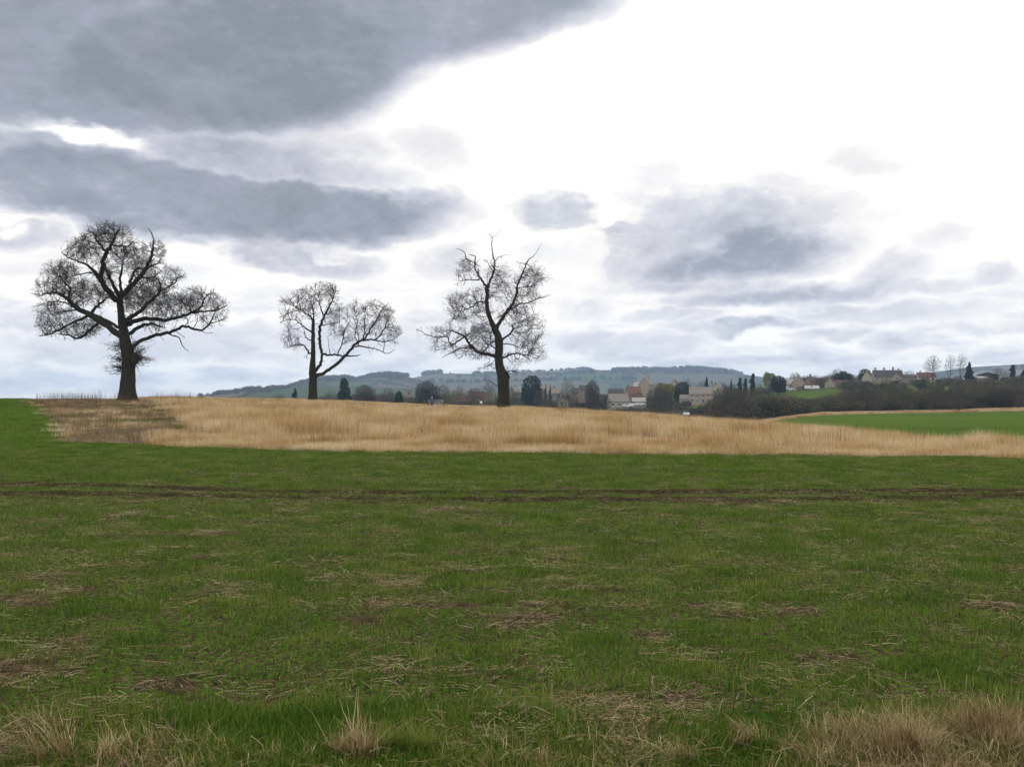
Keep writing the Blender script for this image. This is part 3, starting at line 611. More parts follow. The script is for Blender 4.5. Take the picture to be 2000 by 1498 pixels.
    # --- tall dry grass
    P = [(blades(190, .85, (.22, .78), .0085, .42, .7, 300+i, 3), M['dry']) for i in range(6)] + [(blades(120, .8, (.08, .28), .008, 1.0, 1.0, 310+i, 3), M['dry']) for i in range(2)]
    sets = []
    for (y0, y1, dens, s0, s1) in ((29, 45, 8, .65, 1.15), (45, 80, 5, .8, 1.3), (80, 140, 3.2, .9, 1.3), (140, 290, 1.6, 1.0, 1.4)):
        area = 2160/F*(y1*y1-y0*y0)/2; n = int(area*dens); x, y, px = rnd_in_view(n, y0, y1)
        mt = m_tall(x, y); n3 = fbm(x*.22, y*.22, 91, 4); k = (rng.random(len(x)) < mt) & (n3 > .25)
        hs = (.20+1.5*fbm(x*.55, y*.40, 92, 4))*(1-.6*sst(.57, .66, fbm(x*.2, y*.3, 93, 3)))*(.72+.28*sst(0, 5, y-np.interp(px, *EDGE)))*(.85+.15*(px > 330)); hs = hs*np.interp(y, [29, 60, 90, 120, 290], [.92, .85, .72, .50, .48])*(1-.45*np.exp(-np.hypot(x+1.03, y-118)**2/30))*(1-.6*np.exp(-((px-848)/42)**4-((y-150)/36)**4))*(1-.5*np.exp(-((px-935)/60)**4-((y-140)/40)**4))
        sets.append(put(x[k], y[k], 6, s0, s1, .12, 0, False, hs[k]))
    # ragged short grass along the front edge and in the bare end
    x, y, px = rnd_in_view(22000, 29, 42); k = (m_margin(x, y) > .5) & (px > 300) & (m_tall(x, y) < .85) & (rng.random(len(x)) < .30)
    p1 = put(x[k], y[k], 2, .7, 1.1, .3, 0, False); p1[3][:] += 6; sets.append(p1)
    x, y, px = rnd_in_view(700, 60, 118, 40, 340); k = (m_margin(x, y) > .5) & (fbm(x*.3, y*.3, 97) > .55); p1 = put(x[k], y[k], 2, .7, 1.3, .3, 0, False); p1[3][:] += 6; sets.append(p1)
    x, y, px = rnd_in_view(1500, 33, 75, 60, 420); k = (m_margin(x, y) > .3) & (m_tall(x, y) < .6) & (rng.random(len(x)) < .5*sst(.55, .66, fbm(x*.35, y*.2, 96, 4))); p1 = put(x[k], y[k], 2, .6, 1.1, .3, 0, False); p1[3][:] += 6; sets.append(p1)
    # pale verge on the far side of the far field
    x, y, px = rnd_in_view(3800, 307, 322, 1470, 2100); sets.append(put(x, y, 6, 1.1, 1.7, .1, 0, False, .25+.7*fbm(x*.15, y*.15, 99)))
    p, r_, s, i = cat(*sets); tag(scatter('tall_dry_grass', P, p, r_, s, i), 'tall straw coloured dry grass across the uncropped strip', 'dry grass')
    # --- ragged fringe of dry stems on the bank at the near edge of the field
    P = [(blades(46, .42, (.03, .17), .0048, 1.0, 1.5, 450+i, 4), M['reed']) for i in range(5)] + [(sticks(10, .5, (.04, .22), .0032, 460+i, .6, .05), M['litter']) for i in range(2)]
    x, y, px = rnd_in_view(5200, 4.4, 6.15, -60, 2060)
    f = sst(.47, .64, fbm(x*1.8, y*1.8, 95, 4)+.08*sst(900, 1900, px)-.05)*(1-sst(4.95, 5.6, y-.2*sst(900, 1500, px))); k = rng.random(len(x)) < f*.42
    p, r_, s, i = put(x[k], y[k], 7, .55, 1.15, .5); tag(scatter('dry_fringe', P, p, r_, s, i), 'ragged low fringe of dry grass stems along the bottom edge', 'dry grass')
    # --- dark dead weeds on the skyline by the first oak and poking out of the grass
    P = [(blades(9, .7, (.5, 1.25), .016, .18, .3, 400+i, 3), M['weed']) for i in range(4)]
    x, y, px = rnd_in_view(1300, 98, 135, 60, 420); k = rng.random(len(x)) < .35*sst(.48, .65, fbm(x*.35, y*.1, 98, 3)); a = put(x[k], y[k], 4, .7, 1.3, .2, 0, False)
    x, y, px = rnd_in_view(5000, 33, 120, 330, 2050); k = (rng.random(len(x)) < .33) & (m_tall(x, y) > .8); b = put(x[k], y[k], 4, .6, .95, .2, 0, False)
    x, y, px = rnd_in_view(3200, 33, 110, 50, 400); k = (m_margin(x, y) > .6) & (m_tall(x, y) < .5); c = put(x[k], y[k], 4, .25, .5, .5, 0, False)
    p, r_, s, i = cat(a, b, c); tag(scatter('dead_weeds', P, p, r_, s, i), 'thin dark dead weed stalks standing above the dry grass', 'weeds')
if 'nocover' not in DBG: build_cover()
# ------------------------------------------------------------------ separate clumps in the foreground
def tuft(px, d, rad, h, n, label, seed, lean=.5, mat='reed', w=.0052, extra=0):
    x, y, z = G(px, d); rt = empty('dry_grass_tuft' if mat == 'reed' else 'green_grass_tuft', (x, y, z-.01))
    part('leaves', blades(n, rad, h, w, lean, 1.6, seed, 5, True, max(3, n//75)), M[mat], rt)
    if n > 400: part('stalks', blades(max(8, n//22)+extra, rad, (h[1]*.8, h[1]*1.25), w*1.3, lean*.8, .6, seed+50, 4, True, 4), M[mat], rt)
    tag(rt, label, 'grass tuft', 'grass tufts at the near field edge'); return rt
def build_tufts():
    T = [(1925, 5.35, .26, (.12, .30), 950, 'large dense brown dry grass tuft, the rightmost at the bottom edge', 1, .75),
     (1990, 5.15, .22, (.12, .27), 650, 'brown dry grass tuft cut by the bottom right corner of the photo', 2, .8),
     (1775, 5.05, .11, (.18, .36), 420, 'narrow upright reddish brown grass tuft left of the large rightmost tuft', 3, .35),
     (1690, 5.15, .24, (.08, .19), 620, 'low wide tangled dry tuft just left of the narrow upright one', 4, 1.0),
     (1610, 5.0, .14, (.05, .14), 240, 'small low pale dry tuft left of the wide tangled one', 5, 1.0),
     (1455, 5.25, .12, (.12, .27), 150, 'sparse dry tuft of long pale stalks, third tuft area from the right', 6, .45),
     (1290, 5.0, .17, (.05, .13), 260, 'low flattened dry tuft at the bottom edge right of centre', 7, 1.1),
     (705, 5.05, .13, (.13, .235), 560, 'fan shaped orange brown dry tuft at the bottom edge left of centre', 8, .55),
     (560, 4.95, .12, (.05, .12), 170, 'small ragged dry tuft left of the fan shaped one', 9, 1.0),
     (130, 5.05, .11, (.16, .34), 130, 'spiky dry tuft of splayed stalks in the bottom left corner', 10, .75),
     (200, 5.0, .06, (.10, .26), 70, 'thin upright dry tuft beside the spiky one at bottom left', 11, .4),
     (1035, 4.95, .11, (.04, .13), 120, 'short sparse dry tuft at the bottom edge near the centre', 12, .9)]
    for a in T: tuft(*a)
    tuft(790, 5.1, .11, (.10, .21), 420, 'dark green grass tuft right of the fan shaped dry one', 13, .5, 'crop', .005)
    # single upright stubble stalks
    st = [(1075, 5.75, .155, .05), (1268, 6.0, .155, -.06), (1275, 5.95, .14, -.04), (1372, 5.8, .14, .05), (1430, 5.8, .17, .02), (1452, 5.75, .16, .04), (1395, 5.6, .12, .35), (1562, 5.3, .14, .02),
          (300, 5.4, .16, .3), (335, 5.45, .11, .4), (340, 5.15, .19, .05), (1695, 6.1, .15, .0), (1845, 5.9, .2, -.25), (1880, 5.9, .17, .1), (920, 7.2, .09, .03), (1505, 5.7, .12, -.02), (1030, 5.35, .2, -.08), (1105, 5.6, .14, .4), (1150, 5.45, .1, -.5)]
    nth = 'first second third fourth fifth sixth seventh eighth ninth tenth eleventh twelfth thirteenth fourteenth fifteenth sixteenth seventeenth eighteenth nineteenth'.split()
    for k, (px, d, h, ln) in enumerate(sorted(st)):
        x, y, z = G(px, d); m = MB().tube([(0, 0, -.02), (ln*h*.5+.004, .006, h*.5), (ln*h, .0, h)], [.0032, .0028, .002], 5)
        o = link('stubble_stalk', m.mesh('stubble_stalk', True), M['litter']); o.location = (x, y, z)
        tag(o, '%s pale straw stalk sticking out of the near crop, %s from the left' % ('leaning' if abs(ln) > .2 else 'upright', nth[k]), 'stalk', 'single straw stalks in the foreground')
if 'nocover' not in DBG: build_tufts()
# ------------------------------------------------------------------ bare trees: traced limbs + space colonisation for the branching
def edge_tubes(a, b, ra, rb, sides):
    """frustums for many short segments at once"""
    a, b = np.asarray(a, float), np.asarray(b, float); n = len(a)
    t = b-a; L = np.linalg.norm(t, axis=1, keepdims=True); t = t/np.maximum(L, 1e-6)
    h = np.where(np.abs(t[:, 2:3]) < .9, np.array([[0, 0, 1.]]), np.array([[1., 0, 0]]))
    u = np.cross(t, h); u /= np.linalg.norm(u, axis=1, keepdims=True); w = np.cross(t, u)
    ang = np.arange(sides)*2*math.pi/sides
    ring = u[:, None, :]*np.cos(ang)[None, :, None]+w[:, None, :]*np.sin(ang)[None, :, None]
    V = np.concatenate([a[:, None]+ring*np.asarray(ra)[:, None, None], b[:, None]+ring*np.asarray(rb)[:, None, None]], 1).reshape(-1, 3)
    st = (np.arange(n)*2*sides)[:, None]; k = np.arange(sides)[None, :]; k2 = (k+1) % sides
    return V, np.stack([st+k, st+k2, st+sides+k2, st+sides+k], -1).reshape(-1, 4)
def spikes(p, d, L, r):
    """needle thin twigs with three sides"""
    n = len(p); h = np.where(np.abs(d[:, 2:3]) < .9, np.array([[0, 0, 1.]]), np.array([[1., 0, 0]]))
    u = np.cross(d, h); u /= np.linalg.norm(u, axis=1, keepdims=True); w = np.cross(d, u); r = np.broadcast_to(r, (n,))[:, None]
    mid = p+d*L[:, None]*.5+u*(L[:, None]*.07*rng.normal(size=(n, 1)))
    V = np.stack([p+u*r, p-u*r*.5+w*r*.87, p-u*r*.5-w*r*.87, mid+u*r*.7, mid-u*r*.35+w*r*.6, mid-u*r*.35-w*r*.6, p+d*L[:, None]], 1).reshape(-1, 3)
    s = np.arange(n)*7
    q = [np.column_stack([s+i, s+(i+1) % 3, s+3+(i+1) % 3, s+3+i]) for i in range(3)]
    t = [np.column_stack([s+3+i, s+3+(i+1) % 3, s+6]) for i in range(3)]
    return V, np.concatenate(q), np.concatenate(t)
def colonise(pos, par, att, step, infl, kill, iters=90, up=.06, wig=.25, seed=1):
    r = random.Random(seed); pos = [Vector(p) for p in pos]; par = list(par); att = [Vector(a) for a in att]; nch = {}
    for it in range(iters):
        kd = kdtree.KDTree(len(pos))
        for i, p in enumerate(pos): kd.insert(p, i)
        kd.balance(); pull = {}; keep = []
        for a in att:
            co, i, d = kd.find(a)
            if d < kill: continue
            keep.append(a)
            if d < infl: pull.setdefault(i, []).append((a-co)/d)
        att = keep
        if not pull or not att: break
        grown = 0
        for i, ds in pull.items():
            if nch.get(i, 0) > 3: continue
            v = Vector((0, 0, up))
            for q in ds: v += q/len(ds)
            v += Vector((r.gauss(0, wig), r.gauss(0, wig), r.gauss(0, wig)))
            if v.length < 1e-4: continue
            pos.append(pos[i]+v.normalized()*step); par.append(i); nch[i] = nch.get(i, 0)+1; grown += 1
        if not grown: break
    return np.array([tuple(p) for p in pos]), np.array(par)
def pipe(pos, par, r0, e, rmin):
    n = len(pos); acc = np.zeros(n); has = np.zeros(n, bool)
    for i in range(n-1, -1, -1):
        if not has[i]: acc[i] = r0**e
        if par[i] >= 0: acc[par[i]] += acc[i]; has[par[i]] = True
    return np.maximum(acc**(1/e), rmin)
def crown_mesh(name, pos, par, rad, n0, twigs, tl, tr, out_from=None, rmax=None, seed=0):
    """everything that grew after the first n0 (traced) nodes, plus fine twigs"""
    g = np.random.default_rng(seed); idx = np.arange(n0, len(pos)); p = par[idx]
    ra = rad[p] if rmax is None else np.minimum(rad[p], rmax); rb = rad[idx]; ra = np.minimum(ra, rb*1.6)
    thick = rb > .035
    Vs, Q, T, off = [], [], [], 0
    for m, s in ((thick, 5), (~thick, 3)):
        if m.sum():
            V, q = edge_tubes(pos[p[m]], pos[idx[m]], ra[m], rb[m], s); Vs.append(V); Q.append(q+off); off += len(V)
    thin = idx[rad[idx] < tr*4]
    if len(thin) and twigs:
        b = np.repeat(thin, twigs); b = b[g.random(len(b)) < .9]; n = len(b)
        d = pos[b]-pos[par[b]]; d /= np.linalg.norm(d, axis=1, keepdims=True)+1e-9
        d = d*.8+g.normal(size=(n, 3))*.75+np.array([0, 0, .15]); d /= np.linalg.norm(d, axis=1, keepdims=True)
        L = tl[0]+(tl[1]-tl[0])*g.random(n)**1.5
        V, q, t = spikes(pos[b]-d*.0, d, L, tr*(.6+.6*g.random(n))); Vs.append(V); Q.append(q+off); T.append(t+off); off += len(V)
    return mesh_np(name, np.concatenate(Vs), [np.concatenate(Q)]+([np.concatenate(T)] if T else []), True)
def fork_crown(pos, par, rad, n0, seed, env, dens):
    """coarse forking skeleton, then three orders of straight tapering side shoots that stop at a ragged crown edge"""
    g = np.random.default_rng(seed+7); (ox, oy, k, dist, bx, bz), blobs = env
    B = np.array([b[:4] for b in blobs], float)
    def inside(p, slack):
        dd = dist+p[:, 1]; zx = (1000+(p[:, 0]+bx)*F/dd-ox)*k; zy = (H-(p[:, 2]+bz-EYE)*F/dd-oy)*k
        q = ((zx[:, None]-B[:, 0])/B[:, 2])**2+((zy[:, None]-B[:, 1])/B[:, 3])**2
        return q.min(1) < slack
    idx = np.arange(n0, len(pos)); p = par[idx]; Vs, Q, off = [], [], 0
    ra = np.minimum(np.minimum(rad[p], rad[idx]*1.5), .15); rb = np.minimum(rad[idx], .15)
    thick = rb > .04
    for m, sd in ((thick, 5), (~thick, 4)):
        if m.sum():
            V, q = edge_tubes(pos[p[m]], pos[idx[m]], ra[m], rb[m], sd); Vs.append(V); Q.append(q+off); off += len(V)
    def unit(v): return v/(np.linalg.norm(v, axis=1, keepdims=True)+1e-9)
    # order 1 starts on every coarse node and on the thinner traced limbs
    src = np.concatenate([np.repeat(idx, 3), np.repeat(np.arange(26, n0)[rad[26:n0] < .17], 1)]); src = src[pos[src][:, 2] > 3.2]
    d0 = unit(pos[src]-pos[par[src]]); child = np.zeros(len(pos), bool); child[par[idx]] = True
    tipn = idx[~child[idx]]; src = np.concatenate([src, tipn]); d0 = np.concatenate([d0, unit(pos[tipn]-pos[par[tipn]])])
    istip = np.arange(len(src)) >= len(src)-len(tipn); kp = (g.random(len(src)) < (.88 if dens > .9 else .95)) | istip; src = src[kp]; d0 = d0[kp]; istip = istip[kp]
    start = pos[src]; r0 = np.clip(rad[src]*.6, .015, .036)*(1 if dens > .9 else .92); L = np.where(istip, .9+.9*g.random(len(src)), .5+1.15*g.random(len(src))**1.3)
    spread = np.where(istip, .25, .85)[:, None]; T = []
    for order, (ns, nchild, lf, rf) in enumerate(((5, 4, .52, .66), (3, 3, .55, .75), (2, 0, 0, 0))):
        d = unit(d0+spread*g.normal(size=d0.shape)+np.array([0, 0, .16])); slack = .95+1.15*g.random(len(d))**1.8; cur = start; seg = (L/ns)[:, None]; bend = g.normal(size=d.shape)*.10; alive = np.ones(len(d), bool)
        nodes, dirs, lens, rads = [], [], [], []
        for j in range(ns):
            nx = cur+d*seg; alive = alive & (inside(nx, slack))
            r_a = r0*(1-.75*j/ns); r_b = r0*(1-.75*(j+1)/ns)
            V, q = edge_tubes(cur[alive], nx[alive], r_a[alive], r_b[alive], 3); Vs.append(V); Q.append(q+off); off += len(V)
            nodes.append(nx[alive]); dirs.append(d[alive]); lens.append((L*(1-.45*j/ns))[alive]); rads.append(r_a[alive])
            cur = nx; d = unit(d+bend+g.normal(size=d.shape)*.09+np.array([0, 0, .05]))
        if not nchild: break
        N = np.concatenate(nodes); D = np.concatenate(dirs); LL = np.concatenate(lens); RR = np.concatenate(rads); m = g.random(len(N)*2) < nchild/ns/2*(1.15 if order == 0 else 1.3)
        N = np.repeat(N, 2, 0)[m]; D = np.repeat(D, 2, 0)[m]; LL = np.repeat(LL, 2)[m]; RR = np.repeat(RR, 2)[m]
        start, d0, L, r0 = N, D, LL*lf*(.6+.7*g.random(len(N))), np.clip(RR*rf, .009, 1); spread = np.full((len(N), 1), .62)
    return mesh_np('crown', np.concatenate(Vs), [np.concatenate(Q)], True)
def smooth_poly(P, W, n=4):
    P = np.array(P, float); out = []; ow = []
    Q = np.vstack([2*P[0]-P[1], P, 2*P[-1]-P[-2]])
    for i in range(len(P)-1):
        p0, p1, p2, p3 = Q[i:i+4]
        for k in range(n):
            t = k/n; out.append(.5*((2*p1)+(-p0+p2)*t+(2*p0-5*p1+4*p2-p3)*t*t+(-p0+3*p1-3*p2+p3)*t**3)); ow.append(W[i]*(1-t)+W[i+1]*t)
    out.append(P[-1]); ow.append(W[-1]); return np.array(out), np.array(ow)
def hero_tree(dist, ox, oy, k, base, limbs, blobs, natt, seed, label, sprays=(), thin=1.08, flare=1.45, wig=.16, up=.04, dens=.92):
    """limbs traced as (x, y, width) in an enlarged view (origin ox,oy, k times enlarged); each is given real depth"""
    g = np.random.default_rng(seed); F_ = F
    bx, by, bz = (base-1000)/F_*dist, dist, float(gz(np.array([(base-1000)/F_*dist]), np.array([dist]))[0])
    root = empty('oak_tree', (bx, by, bz))
    traced = []                                      # all traced nodes: pos2d(zoom), depth, world pos
    pos, par, rr = [], [], []; mb = MB()
    for li, L in enumerate(limbs):
        pts = [(p[0], p[1]) for p in L]; w = [p[2]*thin for p in L]
        if li == 0: d0 = 0.0; parent = -1
        else:                                        # start on the nearest already placed node
            a = np.array(pts[0]); j = int(np.argmin([math.hypot(q[0]-a[0], q[1]-a[1])+ .0*q[2] for q in traced])); d0 = traced[j][2]; parent = j
            pts = [(traced[j][0], traced[j][1])]+pts; w = [w[0]*1.05]+w
        P, Wd = smooth_poly(pts, w)
        amp = 0 if li == 0 else g.choice([-1, 1])*g.uniform(.25, .75)
        run = 0; dep = []; last = P[0]; ph = g.uniform(0, 6)
        for i, q in enumerate(P):
            run += np.linalg.norm(q-last)/k/F_*dist; last = q
            dep.append(d0+amp*run*(1-.018*run)+(0 if li == 0 else .25*math.sin(run*.9+ph)*min(run, 1)))
        W3 = []; R3 = []
        for q, wd, de in zip(P, Wd, dep):
            dd = dist+de; px = ox+q[0]/k; py = oy+q[1]/k
            jx, jz = (g.normal(0, .05, 2)*min(1, wd/18) if li else (0, 0))
            W3.append(((px-1000)/F_*dd-bx+jx, de, EYE+(H-py)/F_*dd-bz+jz)); R3.append(wd/k/F_*dd*.5)
        if li == 0:
            W3[0] = (W3[0][0], 0, -.25); R3[0] *= 1.0
        i0 = 0 if parent < 0 else 1
        mb.tube(W3, [max(r, .012) for r in R3], 20 if li == 0 else (9 if R3[0] > .12 else 6))
        for i in range(i0, len(W3)):
            pr = (len(pos)-1 if i > i0 else parent); traced.append((P[i][0], P[i][1], dep[i])); pos.append(W3[i]); par.append(pr); rr.append(R3[i])
    # trunk skin: buttresses and burrs
    me = mb.mesh('trunk', True); n = len(me.vertices); co = np.empty(n*3, np.float32); me.vertices.foreach_get('co', co); co = co.reshape(-1, 3)
    a = np.arctan2(co[:, 1], co[:, 0]-pos[0][0]); low = np.exp(-np.clip(co[:, 2], 0, 50)/1.1)
    tr = np.hypot(co[:, 0]-pos[0][0], co[:, 1]) < 2.2
    f = 1+tr*low*(flare-1)*(.55+.45*np.cos(a*5+1)); co[:, 0] = pos[0][0]+(co[:, 0]-pos[0][0])*np.where(low > .03, f, 1); co[:, 1] *= np.where(low > .03, f, 1)
    nb = fbm(co[:, 0]*1.3+co[:, 2]*.9, co[:, 1]*1.3+co[:, 2]*1.7, seed, 3)-.5; nb2 = fbm(co[:, 0]*5+co[:, 1]*4, co[:, 2]*1.8+co[:, 1]*3, seed+3, 3)-.5; co[:, 0] += nb*.12+nb2*.10; co[:, 1] += nb*.12-nb2*.10; co[:, 2] += nb2*.05*(co[:, 2] > 2)
    me.vertices.foreach_set('co', co.ravel()); me.update(); part('trunk', me, M['bark'], root)
    # attractors inside the crown volumes
    T2 = np.array([(q[0], q[1]) for q in traced]); TD = np.array([q[2] for q in traced]); att = []
    area = np.array([b[2]*b[3]*(b[4] if len(b) > 4 else 1) for b in blobs], float); area /= area.sum()
    for b, sh in zip(blobs, area):
        m = int(natt*sh); v = g.normal(size=(m, 3)); v /= np.linalg.norm(v, axis=1, keepdims=True); v *= (g.random(m)**(1/2.2))[:, None]*(.58+.56*fbm(v[:, 0]*1.9+b[0]*.05, v[:, 1]*1.9+v[:, 2]*1.3, seed, 3))[:, None]
        near = np.argsort(np.hypot(T2[:, 0]-b[0], T2[:, 1]-b[1]))[:6]; dc = TD[near].mean()
        x = b[0]+v[:, 0]*b[2]; y = b[1]+v[:, 1]*b[3]; de = dc+v[:, 2]*max(b[2], b[3])/k/F_*dist*.95; dd = dist+de
        att.append(np.column_stack([(ox+x/k-1000)/F_*dd-bx, de, EYE+(H-(oy+y/k))/F_*dd-bz]))
    lp = np.array(pos)[np.array(rr) > .075][26:]; lp = lp[g.integers(0, len(lp), natt//8)]; lp = lp[lp[:, 2] > 4.2]; att.append(lp+g.normal(size=lp.shape)*np.array([.75, .9, .75]))
    att = np.concatenate(att); n0 = len(pos)
    att = att[g.random(len(att)) < .21*dens]
    P_, R_ = colonise(pos, par, att, .40, 4.2, (.74 if dens > .9 else .95), 70, up, wig, seed)
    rad = pipe(P_, R_, .027, 1.95, .020)
    part('crown', fork_crown(P_, R_, rad, n0, seed, [(ox, oy, k, dist, bx, bz), blobs], dens), M['twig'], root)
    for (sx, sy, rx, ry, ns, sd) in sprays:            # bushy shoots out of the trunk
        px = ox+sx/k; py = oy+sy/k; c = np.array([(px-1000)/F_*dist-bx, 0, EYE+(H-py)/F_*dist-bz]); m = ns
        v = g.normal(size=(m, 3)); v[:, 0] = np.abs(v[:, 0])*sd if sd else v[:, 0]; v[:, 2] = v[:, 2]*.6+.12; v /= np.linalg.norm(v, axis=1, keepdims=True)
        sc = np.array([rx, rx*.8, ry])/k/F_*dist; st = c+g.normal(size=(m, 3))*np.array([.12, .15, .3]); tip = st+v*sc*(.25+.75*g.random((m, 1))**1.3)
        A, B, RA = [], [], []; cur = st.copy(); ns_ = 6
        for q_ in range(ns_):
            nx = st+(tip-st)*((q_+1)/ns_)+g.normal(size=(m, 3))*.10; A.append(cur); B.append(nx); RA.append(np.full(m, .017*(1-q_/ns_)+.007)); cur = nx
        A = np.concatenate(A); B = np.concatenate(B); RA = np.concatenate(RA); V, q = edge_tubes(A, B, RA, RA*.8, 3); t = np.zeros((0, 3), int)
        nb_ = len(A)*3; pick = g.integers(0, len(A), nb_); d = (B-A)[pick]; d /= np.linalg.norm(d, axis=1, keepdims=True); d2 = d+g.normal(size=(nb_, 3))*.8; d2 /= np.linalg.norm(d2, axis=1, keepdims=True)
        V2, q2, t2 = spikes(A[pick], d2, .12+.42*g.random(nb_)**1.5, .0075*np.ones(nb_))
        me = mesh_np('shoots', np.concatenate([V, V2]), [np.concatenate([q, q2+len(V)]), t2+len(V)]); part('trunk_shoots', me, M['twig'], root)
    tag(root, label, 'tree', 'three bare oaks standing in the strip of dry grass'); return root
def build_heroes():
    L1 = [[(870,1430,112),(866,1350,104),(870,1200,92),(868,1080,92),(845,980,78),(828,870,64),(812,760,50),(802,680,46),(808,615,38)],
     [(905,1080,40),(925,1105,66),(905,1150,44)],
     [(810,930,48),(730,870,42),(640,810,40),(560,760,38),(480,720,34),(430,680,30),(390,640,24),(330,605,18),(270,600,14),(210,610,8)],
     [(430,690,20),(412,620,16),(420,570,14),(380,520,12),(330,470,7)],
     [(560,775,22),(480,810,18),(400,850,14),(330,890,12),(250,920,10),(190,930,6)],
     [(640,825,22),(580,880,20),(520,930,17),(470,950,15),(410,925,12),(340,915,7)],
     [(590,745,22),(620,705,20),(670,660,15),(720,630,9)],
     [(800,870,24),(700,810,20),(600,770,16),(500,735,12),(350,745,6)],
     [(440,690,14),(350,670,10),(250,665,5)],
     [(770,650,44),(720,590,42),(670,520,38),(640,480,34),(590,430,22),(540,380,16),(470,350,12),(400,325,9),(350,290,5)],
     [(650,490,34),(665,400,32),(680,330,28),(700,280,28),(725,250,24),(745,205,20),(770,160,14),(800,95,6)],
     [(690,300,18),(660,240,15),(620,190,12),(600,140,7)],
     [(740,235,14),(800,235,11),(860,240,8),(905,200,5)],
     [(610,440,12),(540,450,10),(450,465,8),(380,490,5)],
     [(790,615,28),(760,550,25),(720,470,21),(692,400,16)],
     [(810,620,24),(810,520,19),(815,400,12),(830,340,6)],
     [(830,610,38),(880,560,36),(940,490,32),(990,430,28),(1020,370,24),(1048,290,19),(1058,220,12),(1055,170,8),(1030,120,5),(1012,95,3)],
     [(875,565,22),(890,490,20),(915,430,15),(960,400,10)],
     [(990,425,14),(1060,385,11),(1110,365,6)],[(970,480,14),(1050,480,9),(1100,450,5)],
     [(855,830,36),(890,780,32),(960,740,26),(1020,680,24),(1080,630,20),(1110,580,16),(1110,520,12),(1080,480,7)],
     [(1110,580,12),(1170,560,11),(1220,530,9),(1250,490,7),(1285,475,4)],
     [(860,845,36),(960,800,32),(1060,800,28),(1180,810,25),(1270,780,21),(1360,750,17),(1430,700,14),(1470,620,9),(1535,600,5)],
     [(1360,755,15),(1450,740,13),(1540,735,11),(1630,695,6)],
     [(860,925,30),(940,870,27),(1000,840,20),(1080,845,14),(1145,865,8)],
     [(900,1020,30),(960,970,26),(1060,930,25),(1170,905,23),(1240,880,21),(1300,855,19),(1360,870,17),(1430,890,15),(1490,840,12),(1530,760,8)],
     [(1180,915,10),(1260,945,8),(1290,1010,6),(1335,1050,3)],[(1490,840,7),(1580,810,6),(1640,790,3)],[(1430,890,7),(1465,910,3)],
     [(1300,860,7),(1330,815,6),(1310,790,4)],[(1370,870,6),(1400,820,5),(1398,785,3)],[(1240,895,5),(1300,940,3)]]
    B1 = [(720,150,190,105),(560,260,170,110),(880,320,170,120),(1080,290,80,100),(330,430,160,85),(220,560,120,95),(430,600,200,130,.9),(290,760,170,110,.8),(270,880,140,65),(500,860,150,80,.7),(640,620,130,100),(960,640,180,105,1.2),
     (1100,560,120,100),(1210,480,100,90),(1180,700,200,110),(1400,650,170,110),(1560,700,100,80),(1530,800,110,60,.7),(900,740,110,70,1.2),(700,450,120,140,.8),(1000,470,130,110,.8),(1080,850,120,50,.6)]
    hero_tree(115, 30, 420, 3.942, 250.5, L1, B1, 18000, 21, 'largest bare oak with a massive trunk and twiggy shoots round it, at far left',
      [(925,1095,200,130,70,1),(822,1010,200,55,36,-1),(830,1110,190,70,36,-1),(826,1180,170,70,36,-1),(905,1010,190,70,26,1)])
    L2 = [[(505,1420,88),(505,1330,80),(505,1230,76),(505,1150,76),(500,1050,62),(505,950,50),(508,850,42),(508,700,36),(508,600,34),(502,520,25)],
     [(502,530,22),(480,490,19),(430,460,14),(360,410,9),(300,380,5)],[(508,610,18),(512,520,14),(510,430,12),(500,380,8),(465,300,4)],
     [(520,1085,34),(570,1030,30),(600,950,28),(605,880,28),(582,800,27),(575,720,27),(575,650,29),(590,580,27),(620,500,23),(660,420,18),(700,340,14),(730,270,9),(752,205,4)],
     [(620,485,14),(590,400,13),(570,340,9),(520,280,5)],[(640,470,10),(720,430,8),(800,400,4)],[(600,590,12),(680,570,9),(800,550,5)],
     [(495,655,18),(430,620,15),(370,570,10),(290,520,7),(140,552,4)],[(480,895,20),(440,850,16),(400,800,12),(320,800,8),(205,832,4)],[(480,745,12),(430,720,10),(415,650,7)],
     [(525,1135,40),(620,1105,33),(700,1050,31),(780,990,31),(850,920,31),(910,850,27),(970,780,25),(1060,745,19),(1160,740,15),(1240,760,10),(1380,735,6),(1475,665,3)],
     [(940,815,16),(1010,810,15),(1100,820,13),(1180,840,10),(1260,870,9),(1320,890,7),(1395,845,4)],[(1060,745,18),(1100,680,17),(1150,590,14),(1210,500,11),(1250,420,8),(1325,340,4)],
     [(1050,745,15),(1070,640,13),(1062,520,10),(1072,400,6)],[(1180,742,14),(1240,680,12),(1290,600,10),(1312,525,6)],[(1000,780,11),(1000,700,9),(990,630,5)],[(1000,800,9),(960,690,8),(985,560,6),(960,440,4)],
     [(610,895,22),(680,905,19),(760,900,17),(850,918,15),(970,915,11),(1025,900,5)],[(690,900,8),(680,800,7),(668,700,3)],[(780,890,12),(830,760,10),(845,640,8),(912,540,5)],[(1270,870,6),(1280,790,5),(1290,760,3)]]
    B2 = [(300,330,165,120),(480,250,160,110),(650,240,170,120),(240,480,140,120),(420,420,150,110,.8),(740,350,100,100,.8),(250,690,110,100,.8),(300,820,130,55,.8),(1000,450,150,140),(1150,420,170,125),(1300,480,110,120),(1360,640,100,90),(1330,780,110,70,.8),(1080,640,140,90,.8),(820,640,150,150,1.0),(740,500,120,110,1.0),(860,480,100,100,.8),(600,150,80,45,.6),(1200,620,100,100,.8)]
